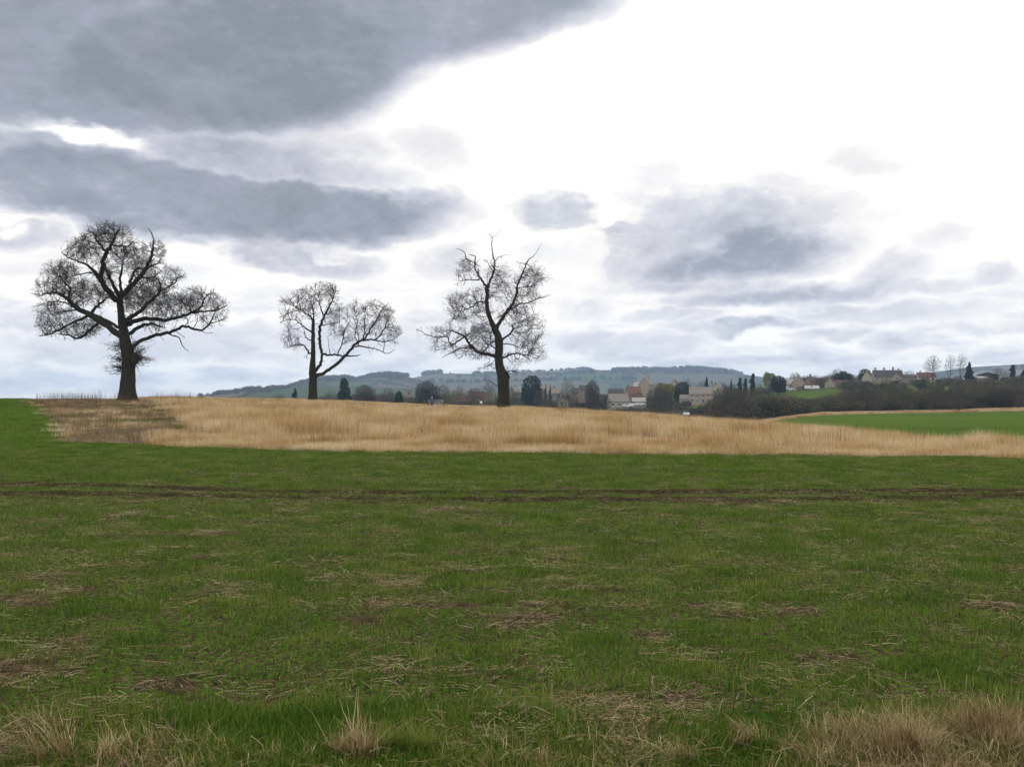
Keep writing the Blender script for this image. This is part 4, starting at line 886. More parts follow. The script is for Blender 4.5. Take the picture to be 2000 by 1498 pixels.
    hero_tree(150, 520, 530, 5.546, 611, L2, B2, 10500, 22, 'smallest of the three bare oaks, the middle one, with one long low limb leaning right', thin=1.12, flare=1.2, wig=.07, up=.12, dens=.68)
    L3 = [[(742,1440,90),(745,1330,78),(740,1250,82),(735,1190,80),(712,1120,62),(705,1040,58),(710,960,58),(700,880,54),(675,820,45),(640,750,34),(617,680,32),(612,600,28),(615,540,28),(612,485,26)],
     [(765,1180,40),(775,1215,34)],
     [(610,490,20),(580,450,16),(540,390,12),(515,310,9),(520,250,7),(470,228,5)],[(520,305,8),(450,260,7),(430,210,6),(370,182,3)],
     [(620,490,20),(650,410,16),(668,340,14),(672,290,10),(655,220,8),(650,150,6),(652,95,5),(612,58,2)],[(672,290,6),(710,250,5),(795,228,2)],[(652,100,3.5),(690,70,3),(735,15,2)],[(655,370,8),(620,300,6),(585,270,4)],
     [(690,805,30),(730,740,26),(780,670,24),(820,610,20),(845,540,18),(855,470,14),(885,400,12),(910,330,9),(940,270,7),(985,240,4),(1042,148,2)],
     [(800,665,12),(870,625,10),(950,610,8),(1010,580,7),(1060,570,5),(1115,550,2.5)],[(850,495,8),(920,490,6),(990,485,3)],
     [(612,612,12),(540,608,10),(500,640,8),(440,670,7),(380,720,5),(320,742,3)],[(535,605,7),(500,555,5)],[(540,435,9),(480,430,7),(400,440,4)],
     [(685,1045,26),(620,1020,24),(560,1010,22),(500,970,20),(460,920,16),(430,880,14),(400,860,11),(350,840,8),(310,832,6)],
     [(430,882,13),(390,910,12),(350,940,11),(320,940,10),(305,900,10),(300,880,9),(220,885,7),(150,870,6),(55,820,3)],[(480,968,9),(400,975,8),(330,1010,6),(255,1048,3)],[(570,1012,11),(620,960,9),(600,925,6)],
     [(735,905,16),(790,860,14),(822,820,12),(810,790,8)],[(735,1055,14),(800,1022,12),(860,1015,10),(920,1028,8),(955,992,4)],[(740,940,9),(800,940,8),(875,972,4)],[(690,985,12),(650,950,10),(638,895,6)],
     [(690,1045,5),(640,1100,4),(570,1130,2)],[(745,1170,6),(800,1150,4),(850,1175,2)],[(700,1270,6),(640,1235,4),(585,1215,2)]]
    B3 = [(450,340,105,85),(700,370,100,80),(430,430,85,55),(960,400,145,105),(930,570,125,75),(400,620,140,85),(390,740,140,55),(560,690,110,90,.8),(540,560,110,75,.8),(720,520,90,90,.5),(820,690,140,90),(920,770,165,85),(950,900,145,105),(980,1030,115,75),(830,1060,105,55,.8),(570,850,125,80),(500,1010,165,60,.8),(300,850,170,60,.8),(120,850,80,50,.7),(600,890,95,85),(250,960,105,60,.7),(800,1150,65,35,.5),(640,1130,120,40,.4)]
    hero_tree(120, 800, 440, 4.05, 982, L3, B3, 12500, 23, 'tall slender bare oak with sparse dead top branches, just right of the field gate', thin=1.1, flare=1.25, wig=.10, up=.05, dens=.62)
if 'noheroes' not in DBG: build_heroes()

# ------------------------------------------------------------------ trees of the village and the hedge beyond
def gen_bare(seed, h, w, low=.22, natt=1100, rt=None, r0=.024, step=.5, kind='twig_far', lean=0, twigs=3, tl=(.35, 1.1), tr=.022, multi=1, mat='bark_far'):
    g = np.random.default_rng(seed); rt = rt or h*.022; pos, par = [], []; mb = MB()
    for s in range(multi):
        a = g.uniform(0, 6.28); sp = (w*.16 if multi > 1 else 0); bx, by = sp*math.cos(a)*.4, sp*math.sin(a)*.4
        pts = []; hh = h*(.62 if multi == 1 else g.uniform(.4, .6)); n = 9
        for i in range(n):
            t = i/(n-1); pts.append((bx+sp*math.cos(a)*t*1.6+lean*t*t+g.normal(0, .03*h*.12)*(i > 0), by+sp*math.sin(a)*t*1.6+g.normal(0, .03*h*.12)*(i > 0), -.3+hh*t))
        rr = [rt*(1.35 if i == 0 else 1)*(1-.72*i/(n-1))/(1 if multi == 1 else 1.5) for i in range(n)]; mb.tube(pts, rr, 7)
        b = len(pos)
        for i, p in enumerate(pts): pos.append(p); par.append(-1 if i == 0 else b+i-1)
    zc = h*(low+1)/2; rz = h*(1-low)/2
    v = g.normal(size=(natt, 3)); v /= np.linalg.norm(v, axis=1, keepdims=True); v *= (g.random(natt)**(1/2.2))[:, None]
    lump = .50+.85*fbm(v[:, 0]*2.0+seed, v[:, 2]*2.0+v[:, 1]*1.2, seed, 4)
    att = np.column_stack([v[:, 0]*w/2*lump+lean*.6, v[:, 1]*w/2*lump, zc+v[:, 2]*rz*np.clip(lump+.12, 0, 1.1)])
    att = att[att[:, 2] > .3]
    P_, R_ = colonise(pos, par, att, step, h*.33, step*1.35, 60, .10, .22, seed)
    rad = pipe(P_, R_, r0, 2.3, r0); n0 = len(pos)
    return mb.mesh('trunk', True), crown_mesh('crown', P_, R_, rad, n0, twigs, tl, tr, rmax=rt*.5, seed=seed)
def leafclumps(seed, blobs, n, s, droop=0.0):
    """a crown of many small leaf sprays filling lumpy volumes, with ragged edges"""
    g = np.random.default_rng(seed); V = []; C = []
    ar = np.array([b[3]*b[5] for b in blobs]); ar = ar/ar.sum()
    for b, f in zip(blobs, ar):
        m = int(n*f); v = g.normal(size=(m, 3)); v /= np.linalg.norm(v, axis=1, keepdims=True)
        lump = .80+.40*fbm(v[:, 0]*2.3+b[0]+seed, v[:, 2]*2.3+v[:, 1]*1.7, seed, 3)
        v *= (.45+.55*g.random(m)**.45)[:, None]*lump[:, None]
        C.append(np.array(b[:3])+v*np.array([b[3], b[4], b[5]]))
    C = np.concatenate(C); m = len(C)
    d = g.normal(size=(m, 3))*.8+np.array([0, 0, .35-droop]); d /= np.linalg.norm(d, axis=1, keepdims=True)
    e = np.cross(d, g.normal(size=(m, 3))); e /= np.linalg.norm(e, axis=1, keepdims=True); L = s*(.6+.8*g.random(m))[:, None]
    V = np.stack([C-d*L*.5, C+e*L*.33, C+d*L*.5, C-e*L*.33], 1).reshape(-1, 3); st = np.arange(m)*4
    return mesh_np('crown', V, [np.column_stack([st, st+1, st+2, st+3])])
def trunk_mesh(h, r):
    return MB().tube([(0, 0, -.3), (.05, 0, h*.4), (0, .05, h)], [r*1.3, r, r*.4], 8).mesh('trunk', True)
PT = {}
def proto_tree(key, name, trunk, tmat, crown, cmat, cat='tree'):
    PT[key] = (name, trunk, tmat, crown, cmat, cat)
def make_protos():
    for i in range(5):
        t, c = gen_bare(500+i, 12, [10, 12, 9, 13, 10][i], [.1, .14, .22, .12, .08][i], 2300, multi=[1, 2, 1, 3, 2][i], twigs=4)
        proto_tree('bare%d' % i, 'bare_tree', t, 'bark_far', c, 'twig_far')
    t, c = gen_bare(511, 20, 12, .25, 1700, rt=.42, step=.6, r0=.032, tr=.028); proto_tree('tall0', 'bare_tree', t, 'bark_far', c, 'twig_far')
    t, c = gen_bare(512, 20, 8, .25, 1100, rt=.38, step=.6, r0=.032, tr=.028, multi=2); proto_tree('tall1', 'bare_tree', t, 'bark_far', c, 'twig_far')
    t, c = gen_bare(513, 9, 7, .12, 1500, tr=.022); proto_tree('red', 'bare_tree', t, 'bark_far', c, 'twig_red')
    t, c = gen_bare(514, 14, 17, .02, 5200, multi=3, twigs=4, tr=.034, r0=.032, step=.42); proto_tree('dense', 'bare_tree', t, 'bark_far', c, 'twig_dark')
    for i in range(3):
        t, c = gen_bare(520+i, 4.5, 6.5, .0, 1100, multi=5, rt=.09, step=.32, tr=.018, tl=(.25, .7), r0=.016); proto_tree('shrub%d' % i, 'shrub', t, 'bark_far', c, 'twig_far', 'shrub')
    proto_tree('round', 'evergreen_tree', trunk_mesh(5, .4), 'bark_far', leafclumps(601, [(0,0,7,5.2,5,4.6),(-2.6,0,5,3,3,3),(2.8,.5,5.2,3,3,3.2),(.5,0,3.4,4.4,4,2.4)], 5200, .62), 'ever')
    proto_tree('flat', 'evergreen_tree', trunk_mesh(3, .35), 'bark_far', leafclumps(602, [(-3.5,0,4,3.4,3,2.6),(0,0,4.8,3.6,3,3),(3.6,0,4,3.6,3,2.6),(0,0,2.6,6.4,3,2.2)], 5200, .6), 'ever')
    proto_tree('cone', 'conifer', trunk_mesh(5, .28), 'bark_far', leafclumps(603, [(.4*math.sin(k*1.9),0,1.3+k*1.12,[3.0,2.7,2.9,2.2,2.3,1.6,1.5,.9,.55][k],2.2*(1-k/10)+.3,1.15) for k in range(9)], 3600, .7, .4), 'conif')
    proto_tree('column', 'conifer', trunk_mesh(5, .22), 'bark_far', leafclumps(604, [(.35*math.sin(k*2.1),0,1.5+k*1.3,[1.5,1.7,1.2,1.6,1.1,1.5,1.0,.8][k],1.2,1.1) for k in range(8)], 2600, .6, -.1), 'conif')
    proto_tree('ivy', 'conifer', trunk_mesh(6, .35), 'bark_far', leafclumps(605, [(0,0,9,2.1,2,2.6),(-1.6,0,5.6,1.9,2,1.8),(1.3,0,6.6,1.9,2,2),(-2.6,0,2.4,2.9,2.5,2.4),(2.4,0,2.6,2.8,2.5,2.5)], 4600, .6), 'conif')
    proto_tree('willow', 'willow_tree', trunk_mesh(5, .3), 'bark_far', leafclumps(606, [(0,0,6,3.4,3,3.4),(-1.4,0,8,2,2,2),(1.6,0,7.4,2.2,2,2.2)], 3600, .42, .3), 'willow')
PH = {'bare0': 12, 'bare1': 12, 'bare2': 12, 'bare3': 12, 'bare4': 12, 'tall0': 20, 'tall1': 20, 'red': 9, 'dense': 14, 'shrub0': 4.5, 'shrub1': 4.5, 'shrub2': 4.5, 'round': 11.6, 'flat': 7.8, 'cone': 11.7, 'column': 11.8, 'ivy': 11.6, 'willow': 10}
PW = {'bare0': 10, 'bare1': 12, 'bare2': 9, 'bare3': 13, 'bare4': 10, 'tall0': 12, 'tall1': 8, 'red': 7, 'dense': 17, 'shrub0': 6.5, 'shrub1': 6.5, 'shrub2': 6.5, 'round': 11.5, 'flat': 14, 'cone': 6, 'column': 3, 'ivy': 8.5, 'willow': 7.6}
def tree(key, px, d, top, wpx, label, group):
    """top / wpx: photo row of the top and photo width; real size follows from the distance"""
    x, y, z = G(px, d); name, tm, tmat, cm, cmat, cat = PT[key]
    h = (EYE+(H-top)/F*d)-z; w = wpx/F*d
    rt = empty(name, (x, y, z), rng.uniform(-.5, .5)); rt.scale = (w/PW[key], w/PW[key], h/PH[key])
    for nm, me, mt in (('trunk', tm, tmat), ('crown', cm, cmat)):
        if not me.materials: me.materials.append(M[mt])
        part(nm, me, None, rt)
    tag(rt, label, cat, group); return rt
# ------------------------------------------------------------------ trees, hedge, scrub
def build_far_trees():
    make_protos()
    gv = 'trees among the village houses'; gh = 'hedgerow trees along the far green field'; gs = 'trees on the hill skyline'
    T = [
     ('bare3', 545, 470, 769, 40, 'low brown bare bushy tree left of the dark pointed evergreen', gv),
     ('cone', 576, 480, 757, 19, 'small dark pointed evergreen left of the middle oak', gv),
     ('shrub0', 646, 480, 763, 34, 'low grey green shrub right of the middle oak trunk', gv),
     ('ivy', 672, 470, 738, 34, 'tall dark ivy clad evergreen with a narrow top, right of the middle oak', gv),
     ('dense', 714, 470, 751, 50, 'round grey bare tree beside the tall ivy clad evergreen', gv),
     ('bare1', 757, 470, 759, 44, 'low wide bare tree second right of the ivy clad evergreen', gv),
     ('round', 779, 440, 763, 17, 'small dark round bush left of the stone tower', gv),
     ('dense', 836, 450, 743, 58, 'big dark round bare tree behind the gate', gv),
     ('bare2', 868, 460, 749, 30, 'smaller bare tree joined to the right side of the big round one behind the gate', gv),
     ('shrub1', 882, 430, 762, 34, 'dark shrub behind the gate posts', gv),
     ('bare0', 897, 500, 753, 34, 'greenish bare tree behind the low white walled bungalow', gv),
     ('bare4', 927, 520, 757, 34, 'bare tree behind the brown roofed brick house', gv),
     ('bare0', 955, 540, 744, 40, 'bare tree seen just left of the third oak trunk', gv),
     ('bare2', 1004, 520, 752, 40, 'brown bare tree seen just right of the third oak trunk', gv),
     ('round', 1038, 540, 732, 44, 'big dark dome shaped evergreen right of the third oak', gv),
     ('cone', 1065.5, 570, 750, 7, 'tiny dark pointed conifer, left one of two beside the dome shaped evergreen', gv),
     ('cone', 1074.5, 570, 752, 8, 'tiny dark pointed conifer, right one of two beside the dome shaped evergreen', gv),
     ('shrub2', 1060, 520, 762, 44, 'green brown shrub below the two tiny conifers', gv),
     ('bare4', 1110, 530, 741, 30, 'bare tree left of the brick gabled house', gv),
     ('shrub0', 1098, 470, 765, 40, 'dark low shrub left of the brick gabled house', gv),
     ('dense', 1158, 500, 742, 34, 'dense dark bare tree just right of the brick gabled house', gv),
     ('shrub1', 1176, 470, 771, 44, 'dark green shrub left of the pale stone house', gv),
     ('willow', 1298, 560, 747, 44, 'yellow green willow behind the big dark bare tree', gv),
     ('dense', 1290, 400, 755, 66, 'big dark spreading bare tree in front of the yellow green willow', gv),
     ('round', 1332, 560, 745, 34, 'dark blue green rounded evergreen left of the long stone house', gv),
     ('red', 1341, 590, 737, 24, 'reddish bare tree behind the rounded evergreen left of the long stone house', gv),
     ('cone', 1380, 600, 735, 14, 'dark conifer behind the chimney of the long stone house', gv),
     ('red', 1371, 610, 741, 18, 'reddish bare tree behind the roof of the long stone house', gv),
     ('cone', 1390, 600, 743, 10, 'shorter dark conifer just right of the long stone house chimney', gv),
     ('cone', 1397, 610, 746, 8, 'tiny conifer left of the pale gabled house', gv),
     ('red', 1412, 590, 745, 22, 'bare reddish tree behind the pale gabled house', gv),
     ('cone', 1428, 640, 738, 6, 'tiny thin conifer above the dark hedge trees', gv),
     ('column', 1445, 560, 737, 9, 'narrow dark columnar conifer, first of a row of three', gv),
     ('column', 1456, 560, 738, 8, 'narrow dark columnar conifer, middle of a row of three', gv),
     ('column', 1470, 560, 729, 11, 'tallest dark columnar conifer, last of a row of three', gv),
     ('shrub2', 1484, 550, 748, 20, 'small dark shrub between the tallest columnar conifer and the yellow willow', gv),
     ('willow', 1502, 590, 726, 26, 'yellow green willow beside the round dark evergreen on the village slope', gv),
     ('round', 1520, 570, 733, 31, 'round dark evergreen left of the pale gabled house on the slope', gv),
     ('bare2', 1553, 640, 727, 28, 'bare tree behind the roof of the pale gabled house on the slope', gv),
     ('red', 1592, 620, 732, 22, 'reddish bare tree right of the pale gabled house on the slope', gv),
     ('bare0', 1575, 640, 733, 24, 'thin bare tree between the gabled house and the reddish tree', gv),
     ('bare4', 1610, 620, 733, 26, 'bare tree left of the house with the round gable window', gv),
     ('bare2', 1636, 640, 720, 30, 'bare tree rising behind the wide flat evergreen', gv),
     ('flat', 1648, 630, 725, 46, 'wide flat topped evergreen behind the house with the round gable window', gv),
     ('round', 1689, 620, 720, 26, 'dark rounded evergreen left of the many chimneyed house', gv),
     ('red', 1672, 610, 733, 24, 'bare reddish tree between the flat and the rounded evergreens', gv),
     ('bare4', 1776, 640, 724, 30, 'low thin bare tree behind the flat dark roof right of the many chimneyed house', gv),
     ('tall0', 1822, 590, 694, 38, 'tall airy bare tree, leftmost of three on the right skyline', gv),
     ('tall1', 1857, 600, 691, 25, 'tall narrow bare tree, middle of three on the right skyline', gv),
     ('tall1', 1879, 600, 690, 24, 'tall narrow bare tree, rightmost of three, next to the pointed conifer', gv),
     ('cone', 1893, 580, 706, 19, 'dark pointed conifer right of the three tall bare trees', gv),
     ('flat', 1929, 600, 727, 42, 'low wide dark evergreen above the small pale shed', gv),
     ('bare4', 1950, 660, 717, 26, 'small bare tree behind the low wide evergreen at right', gv),
     ('column', 1978, 600, 712, 12, 'dark columnar conifer near the right edge of the photo', gv),
     ('red', 1966, 600, 722, 14, 'reddish bare tree left of the columnar conifer near the right edge', gv),
     ('cone', 1999, 590, 722, 16, 'dark conifer cut by the right edge of the photo', gv),
     ('shrub1', 1845, 560, 738, 50, 'low dark shrub below the tall bare trees', gv),
     ('shrub0', 1905, 540, 744, 46, 'low dark shrub below the pointed conifer', gv),
    ]
    k = 0
    hedge = [('bare1', 1660, 340, 752, 50), ('bare3', 1700, 335, 744, 56), ('bare0', 1738, 318, 746, 54), ('bare2', 1764, 316, 752, 52), ('bare4', 1781, 318, 757, 34), ('bare1', 1822, 317, 749, 58), ('bare0', 1873, 316, 745, 60),
             ('bare3', 1915, 330, 740, 66), ('dense', 1955, 325, 756, 60), ('bare4', 1990, 335, 734, 60), ('dense', 1845, 345, 760, 70), ('bare2', 1623, 345, 770, 40),
             ('dense', 1425, 330, 753, 80), ('bare3', 1465, 335, 758, 66), ('bare1', 1500, 330, 766, 50), ('bare2', 1396, 330, 783, 46), ('dense', 1370, 340, 793, 40), ('bare4', 1441, 345, 748, 50), ('bare0', 1525, 335, 774, 40)]
    desc = {'bare1': 'two stemmed bare hedgerow tree', 'bare3': 'many stemmed bare hedgerow tree', 'bare0': 'single stemmed bare hedgerow tree', 'bare2': 'straight bare hedgerow tree', 'bare4': 'forked bare hedgerow tree', 'dense': 'dense dark bare hedgerow tree'}
    R_ = sorted([h for h in hedge if h[1] > 1600], key=lambda h: h[1]); L_ = sorted([h for h in hedge if h[1] <= 1600], key=lambda h: h[1])
    ordn = ['first', 'second', 'third', 'fourth', 'fifth', 'sixth', 'seventh', 'eighth', 'ninth', 'tenth', 'eleventh', 'twelfth', 'thirteenth']
    for q, S, place in ((0, L_, 'from left in the dark left hand clump'), (1, R_, 'from left behind the far green field')):
        for i, (key, px, d, top, w) in enumerate(S):
            T.append((key, px, d, top, w, '%s, %s %s' % (desc[key], ordn[i], place), gh))
    for a in T: tree(*a)
    # far woods on the hills read as single masses, with a few separate trees on the skyline
    sky = [(1290, 3, 717, 7, 'left one of two small trees on the hill skyline above the village'), (1298, 3, 716, 6, 'right one of two small trees on the hill skyline above the village'), (1331, 3, 716, 12, 'large dark tree clump on the hill skyline above the long stone house'),
           (1206, 3, 719, 8, 'lone tree on the hill skyline between the third oak and the village clump'), (1039, 3, 723, 5, 'lone small tree on the hill skyline right of the third oak'), (880, 3, 727, 6, 'lone tree on the hill skyline left of the third oak'), (516, 0, 757, 9, 'lone tree on the low hill left of the middle oak'), (586, 0, 752, 6, 'tiny tree on the low hill beside the middle oak')]
    for px, ly, top, w, lb in sky:
        x, y, z = hill_z(px, ly); name, tm, tmat, cm, cmat, cat = PT['dense']; h = EYE+(H-top)/F*y-z
        rt = empty(name, (x, y, z-1)); ww = w/F*y; rt.scale = (ww/17, ww/17, (h+1)/14); part('trunk', tm, None, rt); part('crown', cm, None, rt); tag(rt, lb, 'tree', gs)
    P = [(PT['shrub%d' % i][3].copy(), M['twig_far']) for i in range(3)]
    P = [(p[0], p[1]) for p in P]
    for p in P: p[0].materials.clear()
    br = leafclumps(650, [(0,0,1.6,3.2,3,1.7),(-1.5,0,2.4,1.8,1.6,1.3),(1.6,0,2.1,1.9,1.6,1.5)], 1500, .42); P.append((br, M['bramble'])); sets = []
    def band(n, px0, px1, d0, d1, s0, s1, frac=.4):
        px = px0+(px1-px0)*rng.random(n); y = d0+(d1-d0)*rng.random(n); x = (px-1000)/F*y
        a = put(x, y, 3, s0, s1, .1, .1, False); a[3][rng.random(n) < frac] = 3; sets.append(a)
    band(330, 1385, 2080, 327, 350, .4, 1.0, .55); band(120, 1640, 2080, 350, 420, .6, 1.3, .5); band(150, 1375, 1640, 345, 385, .7, 1.1, .45); band(70, 1385, 1540, 325, 360, .9, 1.9, .35)
    band(330, 520, 1010, 430, 560, .7, 1.25, .45); band(170, 880, 1400, 400, 470, .5, .9, .5); band(70, 1200, 1320, 380, 440, .8, 1.3, .4)
    band(170, 1000, 1420, 560, 720, .7, 1.5, .15); band(70, 1530, 1730, 635, 680, 1.0, 1.8, .08); band(60, 1000, 1420, 500, 560, .4, .8, .4); band(90, 1440, 1700, 590, 640, .45, .8, .4); band(190, 1640, 2060, 470, 600, .5, 1.0, .4)
    band(300, 610, 1190, 570, 650, .9, 1.6, .3)
    p, r_, s, i = cat_sets(sets)
    tag(scatter('scrub', P, p, r_, s, i), 'dark leafless scrub and bramble filling the hedges and gardens', 'scrub')
    sets = []
    def wood(n, px0, px1, ly, back, s0, s1):
        px = px0+(px1-px0)*rng.random(n); d, w, prof, _, _ = HILLS[ly]; y = d+back[0]+(back[1]-back[0])*rng.random(n)
        xs = [q[0] for q in prof]; ys = [q[1] for q in prof]; zr = EYE+(H-np.interp(px, xs, ys))/F*d; T_ = (y-d)/w
        s = np.where(T_ < 0, np.sin(np.clip(T_+1, 0, 1)*math.pi/2)**1.35, 1); z = -22+(zr+22)*s-2; x = (px-1000)/F*d*(1+.25*T_*w/d)
        sc = s0+(s1-s0)*rng.random(n); sets.append([np.column_stack([x, y, z]), np.column_stack([0*x, 0*x, rng.random(n)*6]), np.column_stack([sc, sc, sc]), rng.integers(0, 2, n)])
    wood(50, 445, 560, 0, (-60, 0), .35, .6); wood(60, 828, 862, 3, (-60, 20), 1.0, 1.5); wood(60, 925, 1000, 3, (-60, 0), .7, 1.1); wood(110, 1345, 1445, 3, (-60, 0), .8, 1.3); wood(90, 1000, 1160, 3, (-90, -20), .5, .9)
    wood(200, 600, 700, 1, (-330, 0), .7, 1.0); wood(220, 715, 800, 2, (-330, 0), .7, 1.0); wood(160, 470, 600, 0, (-420, -180), .5, .8)
    wood(80, 900, 1400, 3, (-560, -520), .8, 1.2); wood(70, 840, 1200, 3, (-800, -770), .8, 1.1); wood(160, 1180, 1420, 3, (-420, -240), .8, 1.2); wood(90, 1900, 2060, 4, (-400, -360), .8, 1.2)
    P = [(PT['dense'][3].copy(), M['twig_far']), (PT['bare1'][3].copy(), M['twig_far'])]
    for p in P: p[0].materials.clear()
    p, r_, s, i = cat_sets(sets); tag(scatter('woodland', P, p, r_, s, i), 'distant leafless woods and hedge lines on the hills', 'woodland')
def cat_sets(s): return [np.concatenate(q) for q in zip(*s)]
# ------------------------------------------------------------------ houses
HW = {}
def house(name, px, d, L, W, eave, pitch, rz, wall, roofm, label, chim=(), wins=(), base=None, gab=(), door=None, over=.35, sink=0, skyl=None):
    """L along local x (ridge), W deep; front is local -y. wins: (side, u, z, w, h); chim: (u along ridge, extra height); gab: cross gables (u, width)"""
    x, y, z = G(px, d)
    if base is not None: z = EYE+(H-base)/F*d
    rt = empty(name, (x, y, z-sink), R(rz)); l, w = L/2, W/2; rh = w*math.tan(R(pitch))
    m = MB(); Z0 = -2.0
    m.prism([(-l,-w,Z0),(l,-w,Z0),(l,w,Z0),(-l,w,Z0)], [(-l,-w,eave),(l,-w,eave),(l,w,eave),(-l,w,eave)])
    for s in (-1, 1):
        a = [(s*l,-w,eave+.002),(s*l,w,eave+.002),(s*l,0,eave+rh)]; b = [(s*(l-.25),p[1],p[2]) for p in a]; m.prism(a, b)
    for (u, gw) in gab:
        gh = gw/2*math.tan(R(pitch)); a = [(u-gw/2,-w-.6,Z0),(u+gw/2,-w-.6,Z0),(u+gw/2,-w-.6,eave),(u,-w-.6,eave+gh),(u-gw/2,-w-.6,eave)]; m.prism(a, [(p[0], -w+.2, p[2]) for p in a])
    part('wall', m.mesh('wall'), M[wall], rt)
    r = MB(); t = .18; o = over; k = rh/w
    for s in (-1, 1):
        a = [(-l-.12, s*(w+o), eave-o*k+.02), (l+.12, s*(w+o), eave-o*k+.02), (l+.12, 0, eave+rh+.02), (-l-.12, 0, eave+rh+.02)]
        if s > 0: a = a[::-1]
        r.prism(a, [(p[0], p[1], p[2]+t) for p in a])
    for (u, gw) in gab:
        gh = gw/2*math.tan(R(pitch)); 
        for s in (-1, 1):
            a = [(u+s*(gw/2+.2), -w-.85, eave-.2*k+.03), (u+s*(gw/2+.2), -w+.1, eave-.2*k+.03), (u, -w+gw/2+.2, eave+gh+.03), (u, -w-.85, eave+gh+.03)]
            if s < 0: a = a[::-1]
            r.prism(a, [(p[0], p[1], p[2]+t) for p in a])
    rf = part('roof', r.mesh('roof'), M[roofm], rt)
    for c in chim:
        u, hh = c[0], c[1]; cm = c[2] if len(c) > 2 else wall; q = MB(); zt = eave+rh
        q.box(u-.5, u+.5, -.35, .35, zt-1.2, zt+hh); q.box(u-.6, u+.6, -.45, .45, zt+hh, zt+hh+.15)
        for s in (-.25, .25): q.tube([(u+s, 0, zt+hh+.15), (u+s, 0, zt+hh+.6)], [.13, .1], 6)
        part('chimney', q.mesh('chimney'), M[cm], rf)
    if skyl is not None:
        u = skyl; zz = eave+rh*.45; yy = -w*(1-.45); n = Vector((0, -k, 1)).normalized()
        q = MB().prism([(u-.5, yy-.5, zz-.5*k+t+.05), (u+.5, yy-.5, zz-.5*k+t+.05), (u+.5, yy+.5, zz+.5*k+t+.05), (u-.5, yy+.5, zz+.5*k+t+.05)], [(u-.5, yy-.55, zz-.5*k+t+.12), (u+.5, yy-.55, zz-.5*k+t+.12), (u+.5, yy+.45, zz+.5*k+t+.12), (u-.5, yy+.45, zz+.5*k+t+.12)])
        part('skylight', q.mesh('skylight'), M['skyglass'], rf)
    def opening(kind, side, u, zc, ww, hh, mat, rnd=False):
        q = MB(); g = MB()
        if side in 'fF':
            yy = -w-(.6 if side == 'F' else 0)
            q.box(u-ww/2-.08, u-ww/2, yy-.06, yy+.02, zc-hh/2, zc+hh/2).box(u+ww/2, u+ww/2+.08, yy-.06, yy+.02, zc-hh/2, zc+hh/2).box(u-ww/2-.08, u+ww/2+.08, yy-.063, yy+.02, zc+hh/2, zc+hh/2+.09).box(u-ww/2-.12, u+ww/2+.12, yy-.12, yy+.02, zc-hh/2-.1, zc-hh/2).box(u-.03, u+.03, yy-.055, yy+.02, zc-hh/2, zc+hh/2)
            g.box(u-ww/2, u+ww/2, yy-.03, yy+.01, zc-hh/2, zc+hh/2)
        else:
            s = 1 if side == 'r' else -1; xx = s*l; A, B = (xx-.02, xx+.06) if s > 0 else (xx-.06, xx+.02)
            if rnd:
                pts = [(xx, u+math.cos(a)*ww/2, zc+math.sin(a)*ww/2) for a in np.linspace(0, 6.283, 13)[:-1]]
                if s > 0: pts = pts[::-1]
                g.prism(pts, [(xx+s*.05, p[1], p[2]) for p in pts]); q.tube([(xx+s*.03, u+math.cos(a)*ww/2, zc+math.sin(a)*ww/2) for a in np.linspace(0, 6.283, 17)], .06, 5)
            else:
                q.box(A, B, u-ww/2-.08, u-ww/2, zc-hh/2, zc+hh/2).box(A, B, u+ww/2, u+ww/2+.08, zc-hh/2, zc+hh/2).box(A-.003, B+.003, u-ww/2-.08, u+ww/2+.08, zc+hh/2, zc+hh/2+.09).box(A-.05, B+.05, u-ww/2-.12, u+ww/2+.12, zc-hh/2-.1, zc-hh/2)
                g.box(xx-.01, xx+.03*s if s > 0 else xx+.01, u-ww/2, u+ww/2, zc-hh/2, zc+hh/2) if s > 0 else g.box(xx-.03, xx+.01, u-ww/2, u+ww/2, zc-hh/2, zc+hh/2)
        f = part(kind, q.mesh(kind), M['white'], rt); part('pane' if kind == 'window' else 'door_leaf', g.mesh('pane'), M[mat], f)
    for a in wins: opening('window', a[0], a[1], a[2], a[3], a[4], 'glass', len(a) > 5)
    if door is not None: opening('door', door[0], door[1], 1.05, 1.0, 2.1, 'wood')
    tag(rt, label, 'house', 'stone and brick houses of the village'); return rt
def row(side, us, z, w=1.0, h=1.25): return [(side, u, z, w, h) for u in us]
